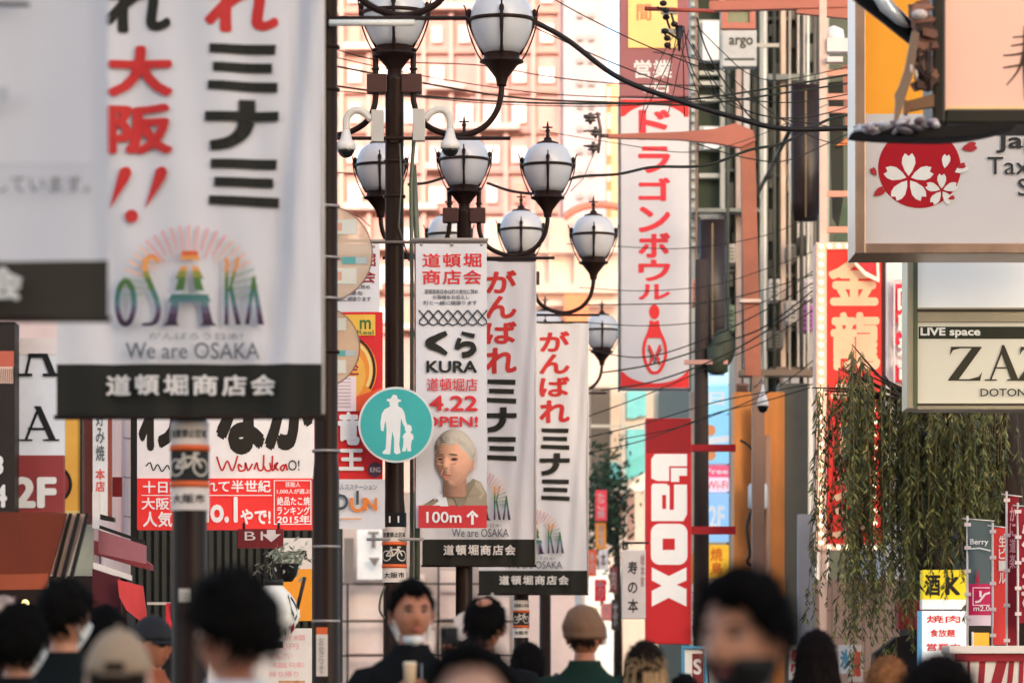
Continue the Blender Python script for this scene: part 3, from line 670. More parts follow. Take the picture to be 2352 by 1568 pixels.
    lg.f = lg.f[ray_n:]; lg.fm = lg.fm[ray_n:]; lg.fs = lg.fs[ray_n:]
    ry.cut(gu, gv, d); lg.cut(gu, BV + [605, 760], d)
    for b in BT:
        if b not in lg.mats: lg.mats.append(b)
    for i, f in enumerate(lg.f):
        z = sum(lg.v[k].z for k in f) / len(f); v = HZ - (z - CAMZ) * F / d
        lg.fm[i] = lg.mats.index(BT[sum(v > q for q in BV)])
    return (('cloth', sh), ('red_lettering', pr), ('red_kanji', rd2), ('black_lettering', bk), ('black_katakana', bk2), ('logo_rays', ry), ('logo', lg), ('tagline', tg_), ('band_lettering', bd))
def make_banner(lab, m, d, ph, amp=1.0):
    ps = banner_design()
    s = F / 16.5
    for _n, mb in ps:
        for v in mb.v:
            u = v.x * s + CX; q = HZ - (v.z - CAMZ) * s
            f = .012 * math.sin(u / 46 + q / 340 + ph) + .008 * math.sin(u / 21 - q / 150 + ph * 2) + .004 * noise.noise(Vector((u / 60, q / 90, ph)))
            f += -.030 * math.exp(-((u - 690 - (400 - q) * .07) / 17) ** 2) + .028 * math.exp(-((u - 652 - (400 - q) * .1) / 20) ** 2)
            if q > 800: f += -.03 * (q - 800) / 160 * math.exp(-((u - 446) / (30 - (q - 800) * .12)) ** 2)
            f += .014 * math.exp(-(((u - 520) * .5 + (q - 330)) / 26) ** 2) * math.exp(-((u - 520) / 70) ** 2) + .012 * math.exp(-((u - 214 - q * .05) / 15) ** 2)
            e = v.y - 16.5; nu_, nv_ = m(u, q); p = P(nu_, nv_, d); v.x, v.y, v.z = p.x, p.y + e + f * amp, p.z
    t = Thing('street_banner', lab, 'banner', P(*m(436, 960), d), 'white street banners with the rainbow logo')
    for nm, mb in ps: t.part(nm).__dict__.update(mb.__dict__)
    e = t.part('bottom_rod').use(BROWN); p0, p1 = P(*m(124, 958), d), P(*m(746, 958), d); e.tube([p0, p1], .010)
    e.tube([P(*m(124, -444), d), P(*m(746, -444), d)], .010)
    g = t.part('edge_hem').use(mat((206, 196, 186), .7)); g.tube([P(*m(742, -440), d - .004), P(*m(742, 950), d - .004)], .008)
    return t.done()
make_banner('largest white banner with big red and black letters, rainbow logo and black band', lambda u, v: (u, v), 16.36, 0.3)
make_banner('mid white banner with black band, partly behind the portrait banner', lambda u, v: (1100 + (u - 436) * .425, 1300 + (v - 960) * .5), 33.85, 1.7, .55)
make_banner('smallest and farthest white banner with black band, right of the other banners', lambda u, v: (1225 + (u - 436) * .41, 1365 + (v - 960) * .445), 39.15, 3.1, .55)
# the near, very blurred banner at the left edge
d = 11.2
t = Thing('street_banner', 'blurred near white banner with a dark brown bottom band, cut by the left edge', 'banner', P(20, 735, d))
a = t.part('cloth')
us = [-300 + 550 * i / 30 for i in range(31)]; vs = [-800 + 1400 * i / 30 for i in range(31)] + [640, 690, 735]; n = 31
a.add([P(u, v, d) + Vector((0, .012 * math.sin(u / 60 + v / 400) - .02 * max(0, (u - 215) / 35), 0)) for v in vs for u in us], [])
for j in range(len(vs) - 1):
    a.use(CLOTH if vs[j] < 599 else mat((58, 52, 42), .8))
    for i in range(30): a.f.append([j * n + i, (j + 1) * n + i, (j + 1) * n + i + 1, j * n + i + 1]); a.fm.append(a.cur); a.fs.append(True)
b = t.part('lettering').use(INK); b.text('しています。', -12, 404, 206, 442, d - .03, .0); b.flat([(-200, 0), (66, 6), (70, 16), (-200, 10)], d - .03)
b.use(mat((176, 176, 180), .8)); b.card(-100, 376, 212, 380, d - .03); b.card(-60, 200, 20, 235, d - .03)
b = t.part('band_lettering').use(mat((205, 202, 198), .8)); b.text('会', -40, 612, 52, 690, d - .03, .05); b.text('店', -150, 612, -62, 690, d - .03, .05)
e = t.part('bottom_rod').use(BROWN); e.tube([P(-300, 733, d), P(254, 733, d)], .01)
t.done()
o = copy_tree(proto); o.location = (P(-75, HZ, 11.35).x, 11.35, 0); o['label'] = 'street lamp beyond the left edge that carries the blurred near banner'
# portrait banner on post C
d = 26.36
KX = lambda mb: mb.warp(lambda v: .008 * math.sin(v.z * 5 + 1) + .006 * math.sin(v.x * 16 + v.z * 2))
t = Thing('portrait_banner', 'white vertical banner with a grey haired man portrait and red opening text', 'banner', P(1036, 1212, d))
a = t.part('cloth').use(CLOTH); us = [955 + 163 * i / 10 for i in range(11)]; vs = [560 + 652 * i / 30 for i in range(31)]
a.add([P(u, v, d) for v in vs for u in us], [(j * 11 + i, (j + 1) * 11 + i, (j + 1) * 11 + i + 1, j * 11 + i + 1) for j in range(30) for i in range(10)], True)
b = t.part('lettering').use(mat((196, 44, 50), .7))
for i, c in enumerate('道頓堀'): b.text(c, 970 + i * 47, 582, 1012 + i * 47, 614, d, .022)
for i, c in enumerate('商店会'): b.text(c, 970 + i * 47, 620, 1012 + i * 47, 653, d, .022)
b.use(mat((92, 92, 96), .7)); b.text('道頓堀商店会は町の美化に努め', 975, 664, 1098, 675, d, .02); b.text('お客様をお迎えし', 994, 677, 1078, 687, d, .02); b.text('町と一緒に頑張ります', 973, 690, 1096, 700, d, .02)
b.use(mat((52, 54, 56), .7))
for k in range(7):
    u = 962 + k * 22.5
    b.stroke([(u, 712), (u + 20, 736), (u + 21, 742), (u + 11, 747), (u + 1, 742), (u + 2, 736), (u + 22, 712)], 3.2, d)
b.use(INK)
b.stroke(crv([(1026, 764), (1004, 775), (986, 786), (990, 793), (1010, 802), (1026, 813)], 5), [10, 12, 13, 14, 15, 15, 16, 17, 18, 18, 18, 18, 18, 18, 18, 18, 18, 17, 16, 15, 14, 13, 12, 11, 10, 9], d)
b.stroke([(1060, 764), (1090, 772)], [8, 11], d); b.stroke(crv([(1056, 776), (1049, 799), (1064, 790), (1082, 790), (1088, 801), (1077, 812), (1061, 815)], 5), [10] * 10 + [12] * 10 + [14] * 11, d)
b.text('KURA', 979, 828, 1096, 856, d, .045)
b.use(mat((190, 44, 48), .7)); b.text('道頓堀店', 980, 868, 1097, 898, d, .012); b.text('4.22', 986, 908, 1097, 944, d, .04); b.text('OPEN!', 972, 956, 1098, 980, d, .04)
c = t.part('portrait')
c.use(mat((146, 132, 112), .7)); c.flat([(966, 1162), (1003, 1141), (1026, 1130), (1058, 1130), (1086, 1098), (1104, 1106), (1118, 1134), (1118, 1162)], d)
c.use(mat((205, 206, 210), .7)); c.flat([(1000, 1142), (1022, 1130), (1030, 1162), (992, 1162)], d)
c.use(mat((66, 66, 74), .7)); c.flat([(985, 1152), (996, 1144), (992, 1162), (974, 1162)], d); c.use(mat((124, 112, 94), .7)); c.flat([(1040, 1138), (1086, 1100), (1094, 1104), (1062, 1162), (1052, 1162)], d)
c.use(mat((164, 150, 130), .7)); c.flat([(1090, 1104), (1104, 1108), (1114, 1134), (1100, 1150)], d); c.use(mat((132, 118, 100), .7)); c.flat([(972, 1160), (1004, 1144), (1008, 1150), (990, 1162)], d)
e = t.part('distance_panel').use(mat((186, 46, 50), .65)); e.card(961, 1160, 1118, 1212, d - .004)
f = t.part('distance_lettering', e).use(mat((226, 214, 214), .65)); f.text('100m', 979, 1174, 1060, 1200, d - .008, .03); f.stroke([(1085, 1204), (1085, 1180)], 6, d - .008); f.stroke([(1073, 1186), (1085, 1174), (1097, 1186)], 6, d - .008)
for mb in (a, b, c, e, f): KX(mb)
PORTRAIT = t
g = t.part('top_rod').use(mat((150, 140, 134), .5)); g.tube([P(944, 550, d), P(1122, 550, d)], .011)
for u in (968, 1038, 1106): g.ball(P(u, 562, d - .008), .012)
t.done()
# left banner on post C
d = 26.36
t = Thing('advert_banner', 'vertical advert banner, white top, red noodle picture and white bottom, left of the lamp pole', 'banner', P(826, 1212, d))
a = t.part('cloth').use(CLOTH); a.card(722, 560, 872, 716, d); a.use(mat((196, 36, 40), .7)); a.card(722, 716, 879, 1100, d); a.use(CLOTH); a.card(722, 1100, 884, 1214, d)
b = t.part('lettering').use(mat((150, 30, 44), .7)); 
for i, c in enumerate('道頓堀'): b.text(c, 735 + i * 44, 582, 775 + i * 44, 612, d, .022)
for i, c in enumerate('商店会'): b.text(c, 735 + i * 44, 620, 775 + i * 44, 650, d, .022)
b.use(mat((92, 92, 96), .7)); b.text('町の美化に努め', 770, 654, 850, 664, d, .02); b.text('お客様を', 770, 668, 834, 678, d, .02); b.text('一緒に頑張ります', 764, 681, 852, 692, d, .02)
c = t.part('picture').use(mat((228, 170, 70), .7)); c.card(790, 722, 862, 770, d); c.use(mat((58, 110, 60), .7)); c.text('m', 826, 734, 852, 756, d, .05); c.text('Real', 820, 758, 858, 768, d, .02)
c.use(mat((232, 130, 50), .7)); c.disc(800, 850, 66, d, 78); c.use(mat((60, 40, 26), .7)); c.stroke([(800 + 60 * math.cos(i * .16 - .6), 850 - 76 * math.sin(i * .16 - .6)) for i in range(15)], 6, d); c.use(mat((238, 190, 120), .7)); c.stroke([(800 + 52 * math.cos(i * .16 - .6), 850 - 66 * math.sin(i * .16 - .6)) for i in range(15)], 7, d)
c.use(mat((240, 160, 70), .7)); c.disc(800, 860, 40, d, 56); c.use(mat((214, 80, 40), .7)); c.flat([(790, 920), (878, 890), (878, 930), (820, 945)], d)
e = t.part('brush_lettering').use(mat((150, 40, 56), .7)); e.text('座', 776, 818, 824, 862, d, .02)
e.use(mat((214, 196, 200), .7)); e.card(742, 864, 818, 944, d); e.use(mat((176, 160, 166), .7))
for k in range(9): e.card(748, 868 + k * 8, 806, 871 + k * 8, d)
e.use(mat((222, 212, 214), .7)); e.text('竜', 776, 945, 826, 1022, d, .05); e.text('王', 778, 1030, 836, 1080, d, .05)
e.use(mat((70, 50, 66), .7)); e.disc(862, 1078, 17, d); e.use(mat((180, 160, 170), .7)); e.text('KING', 850, 1072, 874, 1084, d, .03)
f = t.part('shop_lettering').use(mat((84, 92, 110), .7)); f.text('ヘルスステーション', 770, 1112, 866, 1124, d, .01); f.use(mat((70, 76, 78), .7)); f.text('D', 770, 1134, 800, 1170, d, .03)
f.use(mat((226, 120, 50), .7)); f.stroke([(808, 1142)] + [(822 + 15 * math.cos(R(180 + i * 15)), 1156 - 15 * math.sin(R(180 + i * 15)) * 1.05) for i in range(13)] + [(836, 1142)], 7, d); f.text('N', 838, 1142, 866, 1172, d, .04)
f.use(mat((70, 76, 78), .7)); f.card(818, 1126, 824, 1158, d); f.use(mat((196, 60, 50), .7)); f.disc(774, 1190, 4, d); f.use(mat((226, 150, 90), .7)); f.card(782, 1189, 830, 1192, d)
for mb in (a, b, c, e, f): mb.cut([740 + 20 * i for i in range(7)], [580 + 40 * i for i in range(17)], d); KX(mb)
g = t.part('top_rod').use(mat((150, 140, 134), .5)); g.tube([P(722, 553, d), P(884, 553, d)], .011); g.ball(P(858, 566, d - .008), .012)
t.done()
# translucent round discs
DISC = mat((250, 192, 168), .3, alpha=.62, var=.06, spec=.2); DR = mat((128, 92, 82), .4)
for (u, v, r, dd, lab) in ((745, 582, 110, 22.8, 'upper and larger pink translucent round disc behind the strapped lamp pole'), (732, 797, 94, 23.1, 'lower and smaller pink translucent round disc behind the strapped lamp pole')):
    t = Thing('round_disc', lab, 'disc', P(u, v + r, dd), 'pink translucent discs on the strapped lamp pole')
    c = P(u, v, dd); k = px(dd)
    a = t.part('plate').use(DISC); a.ext([(u + r * math.cos(i * .13090), v + r * math.sin(i * .13090)) for i in range(48)], dd, .006)
    b = t.part('rim').use(DR); b.tube([c + Vector((r * k * math.cos(i * .1309), .003, r * k * math.sin(i * .1309))) for i in range(49)], .0045, 6)
    p = t.part('print').use(mat((96, 168, 168), .5)); s = r / 110  # teal and pale boxes laid on the disc as flat colour
    p.card(u + 40 * s, v + 8 * s, u + 72 * s, v + 24 * s, dd); p.use(mat((176, 188, 190), .5)); p.card(u + 72 * s, v + 8 * s, u + 98 * s, v + 24 * s, dd)
    p.use(mat((250, 214, 202), .5)); p.card(u + 20, v - 78 * s, u + 74 * s, v - 44 * s, dd); p.card(u + 20, v + 34 * s, u + 74 * s, v + 70 * s, dd); p.use(mat((222, 160, 140), .5)); p.card(u + 30, v - 70 * s, u + 40, v - 52 * s, dd); p.card(u + 30, v + 42 * s, u + 40, v + 62 * s, dd)
    q = t.part('bracket').use(DARK); q.tube([c + Vector((0, .03, 0)), Vector((posts['B'].location.x, 21.75, c.z))], .012)
    t.done()
# pedestrian sign
d = 26.2
t = Thing('road_sign', 'round teal road sign with white adult and child figures', 'sign', P(910, 1062, d))
circ = lambda r, n=56: [(910 + r * math.cos(2 * math.pi * i / n), 975 + r * math.sin(2 * math.pi * i / n)) for i in range(n)]
a = t.part('plate').use(mat((200, 204, 204), .4)); a.ext(circ(87), d, .012)
b = t.part('face').use(TEAL); b.flat(circ(82), d)
c = t.part('figures').use(mat((216, 218, 220), .45))
c.flat([(903, 906), (911, 907), (914, 916), (921, 918), (922, 921), (915, 923), (914, 932), (924, 938), (929, 948), (932, 966), (938, 982), (934, 988), (926, 974), (921, 960), (920, 975), (919, 1002), (917, 1020), (920, 1040), (910, 1043), (905, 1038), (905, 1006), (901, 990), (899, 1010), (897, 1036), (896, 1043), (880, 1042), (878, 1038), (886, 1030), (888, 990), (886, 965), (883, 975), (881, 990), (875, 988), (874, 970), (877, 950), (883, 940), (896, 933), (894, 922), (888, 920), (889, 916), (897, 915)], d)
c.flat([(930, 978), (938, 974), (945, 978), (946, 988), (942, 992), (949, 998), (950, 1008), (946, 1010), (944, 1022), (944, 1036), (936, 1036), (935, 1026), (932, 1036), (923, 1036), (926, 1024), (927, 1006), (924, 1004), (928, 996), (933, 992), (930, 987)], d)
e = t.part('clamp').use(STEEL); e.rect(885, 968, 932, 978, d + .013, .22)
t.done()
# ------------------------------------------------------------------ right hand side of the street
XF = 3.7
def fd(u): return XF * F / (u - CX)
def strip(mb, u0, u1, v0, v1, off, mref=None):
    """a pier, panel or pane standing off the right hand front"""
    mb.rect(u0, v0, u1, v1, XD - off * 3, .4); return mb
XD = 56
t = Thing('office_building', 'grey green building front of tall piers and dark glass right of the bowling sign', 'building', (XF, 55, 0))
a = t.part('wall').use(mat((80, 86, 76), .7, var=.15)); a.rect(1584, -1600, 2100, 1568, 56, 12)
q = t.part('glass').use(mat((56, 66, 54), .4, var=.3, scale=.5, spec=.2, streak=.3))
for (u0, u1) in ((1604, 1654), (1666, 1690), (1764, 1793), (1806, 1829), (1845, 1880)): strip(q, u0, u1, -900, 1300, .06)
q.use(mat((104, 110, 98), .4, spec=.2, streak=.3)); strip(q, 1727, 1744, -900, 1300, .05)
for (u0, u1, o_) in ((1586, 1603, .10), (1655, 1665, .16), (1746, 1763, .22), (1882, 1904, .2)): strip(t.part('pier').use(mat((158, 160, 154), .65, var=.1, streak=.1)), u0, u1, -900, 1300, o_)
b = t.part('pier').use(mat((196, 172, 154), .55)); strip(b, 1794, 1805, -900, 1300, .24)
b = t.part('pier').use(mat((172, 154, 146), .6)); strip(b, 1691, 1704, 150, 1100, .18)
b.use(mat((176, 174, 174), .6)); strip(b, 1708, 1722, 150, 900, .2); strip(b, 1832, 1838, -100, 960, .16); strip(b, 1846, 1850, -100, 960, .16); strip(b, 1860, 1870, 180, 960, .14)
s = t.part('floor_slab').use(mat((168, 170, 166), .65, var=.12))
for (v0, v1) in ((46, 140), (163, 172), (186, 196), (220, 232), (290, 345), (398, 408), (490, 498), (580, 590), (690, 700)): strip(s, 1606, 1654, v0, v1, .12)
for v in range(-60, 560, 22): strip(s, 1588, 1602, v, v + 9, .16)
c = t.part('blind').use(mat((200, 204, 208), .5, emit=.03)); strip(c, 1614, 1652, 48, 138, .16); strip(c, 1617, 1652, 292, 342, .16); strip(c, 1610, 1652, 500, 575, .16)
cu = t.part('curtain'); rr = random.Random(8)
for (u0, u1) in ((1666, 1690), (1727, 1744), (1764, 1793), (1806, 1829), (1838, 1882)):
    v = -80
    while v < 830:
        h = rr.uniform(26, 90); w_ = rr.uniform(.25, .6) * (u1 - u0); u = u0 + rr.random() * (u1 - u0 - w_)
        cu.use(mat(rr.choice([(96, 100, 88), (120, 118, 104), (74, 80, 70), (140, 136, 126)]), .5, var=.2, streak=.2)); strip(cu, u, u + w_, v, v + h, .09)
        v += h + rr.uniform(10, 70)
fs_ = t.part('floor_strip').use(mat((104, 106, 98), .6))
for v in (28, 262, 388, 618, 742): strip(fs_, 1666, 1690, v, v + 6, .11); strip(fs_, 1764, 1829, v + 12, v + 17, .11)
k = t.part('railing').use(mat((120, 124, 120), .5)); strip(k, 1764, 1880, 170, 184, .3); strip(k, 1590, 1745, 478, 486, .3)
l = t.part('ledge').use(mat((110, 92, 78), .6)); strip(l, 1770, 1880, 842, 852, .5); strip(l, 1700, 1880, 848, 862, .7)
w_ = t.part('lower_wall').use(mat((205, 200, 198), .7, var=.1)); strip(w_, 1800, 1904, 862, 1568, .3, fd(1850)); w_.use(mat((150, 134, 124), .7)); strip(w_, 1586, 1690, 900, 1568, .2, fd(1640))
t.done()
t = Thing('wall_sign', 'white sign box with rounded dark letters below a salmon frame', 'sign', P(1698, 130, 52))
a = t.part('box').use(mat((164, 166, 168), .6, var=.15)); a.rect(1660, 70, 1738, 152, 52, .3)
b = t.part('lettering').use(mat((62, 66, 60), .6)); b.text('argo', 1674, 86, 1730, 112, 52, .05); b.card(1664, 134, 1734, 139, 52)
e = t.part('bracket').use(STEEL); e.rect(1738, 100, 1790, 108, 52.2, .05)
t.done()
t = Thing('hanging_sign', 'salmon square framed sign hanging under the salmon top beam', 'sign', P(1697, 68, 50))
a = t.part('frame').use(SALMON); a.frame(1657, 10, 1736, 66, 14, 50, .15)
a2 = t.part('panel').use(mat((120, 124, 100), .5)); a2.rect(1671, 24, 1722, 52, 50.05, .05)
t.done()
for (u0, u1, v0, v1, dd, lab) in ((1816, 1886, 196, 508, 46, 'dark brown round column box at the upper right, beside the thin salmon post'), (1606, 1667, 505, 788, 53, 'dark brown hanging column box right of the bowling sign')):
    t = Thing('column_box', lab, 'sign box', P((u0 + u1) / 2, v1, dd))
    k = px(dd); r = (u1 - u0) / 2 * k; c = P((u0 + u1) / 2, v1, dd); h = (v1 - v0) * k
    a = t.part('body').use(mat((50, 36, 32), .35, streak=.25)); a.lathe([(r * .78, 0), (r * .98, h * .14), (r, h * .3), (r, h), (r * .5, h)], c.x, c.y, c.z, 20, 1, .6)
    b = t.part('seam').use(mat((116, 98, 72), .5)); b.rect((u0 + u1) / 2 - 2, v0 + 8, (u0 + u1) / 2 + 2, v1 - 10, dd - r * .63, .03)
    e = t.part('arm').use(DARK); e.tube([c + Vector((0, 0, h * .9)), c + Vector((0, 56 - dd, h * .9))], .03)
    t.done()
# bowling sign and the maroon sign above it
d = 45
t = Thing('maroon_sign', 'maroon vertical sign with an orange panel on top of the bowling sign', 'sign', P(1503, 224, d))
a = t.part('panel').use(mat((148, 94, 98), .6, var=.05)); a.rect(1424, -160, 1582, 222, d, .4, .01)
b = t.part('orange_panel').use(mat((246, 176, 110), .55, emit=.25, var=.06)); b.rect(1443, -100, 1556, 110, d - .02, .05); b.use(mat((250, 196, 120), .5, emit=.5)); 
c = t.part('lettering').use(mat((226, 214, 214), .6)); c.text('営業', 1456, 138, 1544, 180, d, .03); c.text('中', 1478, 190, 1536, 222, d, .03); c.use(mat((240, 130, 90), .6)); c.text('間', 1462, 10, 1496, 48, d - .02, .03)
t.done()
t = Thing('bowling_sign', 'tall white vertical sign with red katakana and a bowling pin', 'sign', P(1503, 890, d))
a = t.part('panel').use(mat((200, 199, 205), .55, var=.04)); a.rect(1425, 226, 1584, 892, d, .4, .012)
b = t.part('end_print').use(BRED)
b.flat([(1426, 228), (1582, 228), (1582, 268)] + [(1504 + 78 * math.cos(R(th)), 290 - 50 * math.sin(R(th))) for th in range(24, 160, 8)] + [(1426, 268)], d)
b.flat([(1426, 890), (1582, 890), (1582, 852)] + [(1504 + 78 * math.cos(R(th)), 838 + 42 * math.sin(R(th))) for th in range(20, 164, 8)] + [(1426, 852)], d)
c = t.part('lettering').use(mat((222, 52, 64), .6))
for ch, v0, v1 in (('ド', 252, 322), ('ラ', 336, 398), ('ゴ', 408, 462), ('ン', 474, 534), ('ボ', 534, 592), ('ウ', 596, 646), ('ル', 652, 688)): c.text(ch, 1466, v0, 1540, v1, d, .045)
p = t.part('pin').use(BRED); p.disc(1503, 716, 12, d, 17); p.flat([(1496, 738), (1511, 738), (1524, 776), (1484, 776)], d)
p.stroke(crv([(1496, 736), (1492, 758), (1480, 790), (1480, 822), (1492, 850), (1503, 856), (1516, 850), (1528, 822), (1527, 790), (1514, 758), (1510, 736)], 5), 7, d)
p.use(mat((90, 84, 84), .6)); p.stroke([(1490, 800), (1503, 834), (1518, 800)], 6, d); p.stroke([(1492, 820), (1516, 824)], 5, d); p.use(BRED); p.stroke([(1490, 792), (1500, 815), (1492, 838)], 6, d); p.stroke([(1517, 792), (1508, 815), (1516, 838)], 6, d)
f = t.part('edge').use(mat((84, 88, 92), .5)); f.rect(1421, 222, 1425, 894, d - .01, .42); f.rect(1584, 222, 1588, 894, d - .01, .42)
g = t.part('bracket').use(STEEL); g.rect(1588, 300, 1640, 308, d + .1, .06); g.rect(1588, 800, 1640, 808, d + .1, .06)
t.done()
# red vertical sign with the white wordmark
d = 42
t = Thing('red_sign', 'tall crimson vertical sign with four big white rotated letters', 'sign', P(1536, 1478, d))
a = t.part('panel').use(mat((196, 30, 42), .45, var=.05)); a.rect(1483, 960, 1588, 1478, d, .3, .012); a.use(mat((160, 12, 32), .5)); a.rect(1484, 961, 1587, 1040, d - .003, .02)
b = t.part('lettering').use(mat((232, 234, 238), .45, emit=.12, var=.03))
def rr_(u0, v0, u1, v1, r, n=5):
    o = []
    for cx_, cy_, a0 in ((u1 - r, v0 + r, -90), (u1 - r, v1 - r, 0), (u0 + r, v1 - r, 90), (u0 + r, v0 + r, 180)):
        o += [(cx_ + r * math.cos(R(a0 + 90 * i / n)), cy_ + r * math.sin(R(a0 + 90 * i / n))) for i in range(n + 1)]
    return o
b.flat([(1504, 1042), (1578, 1042), (1578, 1070), (1537, 1070), (1537, 1104), (1510, 1104), (1496, 1098), (1496, 1054)], d)
b.use(mat((232, 234, 238), .45, emit=.12, var=.03)); b.flat([(1541, 1074), (1578, 1074), (1578, 1092), (1560, 1092), (1560, 1106), (1541, 1106)], d)
b.flat([(1500, 1110), (1530, 1110), (1538, 1116), (1538, 1170), (1548, 1170), (1548, 1112), (1578, 1112), (1578, 1180), (1570, 1196), (1530, 1196), (1530, 1136), (1521, 1136), (1521, 1196), (1496, 1196), (1496, 1116)], d)
b.flat([(1521, 1168), (1530, 1168), (1530, 1196), (1521, 1196)], d)
b.flat(rr_(1495, 1202, 1579, 1296, 20), d); b.use(mat((196, 30, 42), .45, var=.05)); b.card(1522, 1236, 1550, 1262, d); b.use(mat((232, 234, 238), .45, emit=.12, var=.03))
b.flat([(1497, 1302), (1536, 1322), (1577, 1302), (1577, 1332), (1554, 1342), (1577, 1352), (1577, 1392), (1536, 1372), (1497, 1392), (1497, 1356), (1520, 1344), (1497, 1332)], d)
c = t.part('bracket').use(DRED); c.rect(1588, 1208, 1690, 1226, d + .05, .1); c.rect(1588, 1020, 1690, 1036, d + .05, .1)
t.done()
t = Thing('utility_pole', 'dark utility pole behind the crimson sign with a pinkish cross arm', 'pole', P(1611, HZ, 43.5))
a = t.part('pole').use(mat((66, 56, 52), .7, streak=.2)); c = P(1611, HZ, 43.5); a.lathe([(.1, 0), (.075, 5.5), (.07, 6.2)], c.x, c.y, 0, 16)
b = t.part('cross_arm').use(mat((196, 150, 140), .6)); b.rect(1572, 826, 1672, 836, 43.3, .08)
e = t.part('transformer').use(mat((66, 76, 62), .6)); e.lathe([(.05, 0), (.12, .03), (.12, .3), (.05, .34)], P(1648, 0, 43.4).x, 43.4, P(0, 860, 43.4).z, 14)
e.ball(P(1660, 800, 43.4), .14, .1, .22)
t.done()
# lit vertical sign column behind the pole
d = 52
COLM = [(812, 884, (182, 214, 236), 'E', (90, 130, 170)), (884, 950, (140, 196, 232), '日', (236, 240, 244)), (952, 1066, (132, 188, 228), '酒', (236, 140, 90)), (1068, 1096, (226, 90, 120), 'Free', (250, 240, 244)), (1096, 1130, (232, 196, 206), 'Wi-Fi', (220, 120, 130)), (1132, 1246, (136, 178, 222), '2F', (236, 240, 246)), (1250, 1330, (244, 164, 46), '焼鳥', (190, 100, 30))]
t = Thing('sign_column', 'column of lit blue, pink and orange sign boxes behind the utility pole', 'sign', P(1645, 1332, d))
for v0, v1, co, tx, tc_ in COLM:
    p = t.part('sign_box').use(mat(co, .4, emit=.35, var=.05)); p.rect(1617, v0, 1674, v1 - 2, d, .25, .01)
    l = t.part('lettering', p).use(mat(tc_, .5, emit=.2))
    if len(tx) > 2: l.text(tx, 1622, v0 + 8, 1672, v1 - 8, d, .04)
    elif tx == '焼鳥': l.vtext(tx, 1632, v0 + 6, 1660, v1 - 8, d, .03)
    elif tx == '酒': l.disc(1630, 1000 - 12, 14, d, 13); l.disc(1630, 1044, 14, d, 13); l.use(mat((226, 230, 234), .5, emit=.2)); l.flat([(1617, 1006), (1674, 1000), (1674, 1014), (1617, 1022)], d)
    else: l.text(tx, 1628, v0 + (v1 - v0) * .25, 1664, v0 + (v1 - v0) * .7, d, .04)
m = t.part('mast').use(GREY); m.rect(1640, 780, 1648, 812, d + .1, .08); m.rect(1676, 812, 1690, 1340, d + .05, .2)
t.done()
t = Thing('edge_sign', 'thin strip of orange and red lettered signs between the crimson sign and the pole', 'sign', P(1594, 1560, 44))
a = t.part('board').use(mat((236, 200, 180), .5, emit=.1)); a.rect(1589, 1270, 1598, 1470, 44, .1); a.use(mat((226, 140, 60), .5)); a.rect(1589, 1270, 1598, 1340, 43.99, .1)
b = t.part('lettering').use(DRED); b.vtext('大阪名物', 1590, 1350, 1597, 1460, 44, .02)
t.done()
t = Thing('blue_sign', 'low white board in a blue frame with a maroon letter left of the bearded man', 'sign', P(1585, 1600, 40))
a = t.part('board').use(mat((222, 224, 228), .5)); a.frame(1566, 1482, 1626, 1600, 6, 39.98, .06) if False else a.rect(1572, 1488, 1620, 1600, 40, .05)
b = t.part('frame').use(mat((70, 140, 180), .5)); b.frame(1566, 1482, 1626, 1606, 7, 39.96, .1)
c = t.part('lettering').use(mat((120, 34, 36), .5)); c.card(1590, 1500, 1616, 1570, 40); c.use(WHITE); c.text('S', 1592, 1512, 1612, 1548, 40, .05)
t.done()
t = Thing('white_plate_sign', 'grey white hanging plate with black brushed kanji left of the crimson sign', 'sign', P(1456, 1420, 41))
a = t.part('plate').use(mat((190, 186, 190), .55)); a.rect(1428, 1262, 1483, 1421, 41, .06, .012)
b = t.part('lettering').use(mat((52, 52, 56), .7)); b.text('寿', 1442, 1288, 1464, 1318, 41, .03); b.text('の', 1442, 1336, 1464, 1362, 41, .04); b.text('本', 1442, 1374, 1466, 1406, 41, .03); b.use(mat((150, 120, 126), .7)); b.vtext('総本家', 1471, 1272, 1481, 1348, 41, .02)
c = t.part('hanger').use(DARK); c.tube([P(1432, 1240, 41.02), P(1432, 1264, 41.02)], .01); c.tube([P(1430, 1246, 41.1), P(1490, 1246, 41.1)], .012)
t.done()
# salmon portal
d = 44
t = Thing('salmon_gantry', 'salmon steel post with a tapered arm reaching left across the bowling sign', 'pole', P(1722, HZ, d))
a = t.part('arm').use(SALMON); a.ext([(1398, 308), (1560, 303), (1640, 296), (1690, 283), (1730, 300), (1736, 322), (1700, 338), (1640, 328), (1560, 320), (1398, 316)], d - .9, .12)
b = t.part('post').use(mat((150, 92, 74), .55, var=.15)); b.ext([(1702, 318), (1734, 318), (1738, 460), (1748, 862), (1712, 862)], d - .85, .18); b.use(mat((120, 96, 84), .55)); b.rect(1728, 862, 1756, 1600, d - .84, .16)
c = t.part('top_beam').use(SALMON); c.ext([(1630, 2), (1960, -6), (1960, 16), (1630, 24)], d - .4, .15); c.ext([(1830, 18), (1962, 14), (1962, 78), (1960, 44), (1830, 30)], d - .38, .1)
e = t.part('bolt_band').use(mat((206, 186, 176), .5)); e.rect(1700, 686, 1748, 694, d - .9, .25)
t.done()
t = Thing('salmon_post', 'thin pale salmon post in front of the right hand facade', 'pole', P(1891, HZ, 40))
a = t.part('post').use(mat((222, 186, 174), .5)); a.rect(1883, -400, 1899, 1560, 40, .07)
b = t.part('ladder_bracket').use(mat((214, 150, 132), .5))
for v in (160, 215, 245, 438, 520): b.rect(1899, v, 1966, v + 14, 40.02, .05)
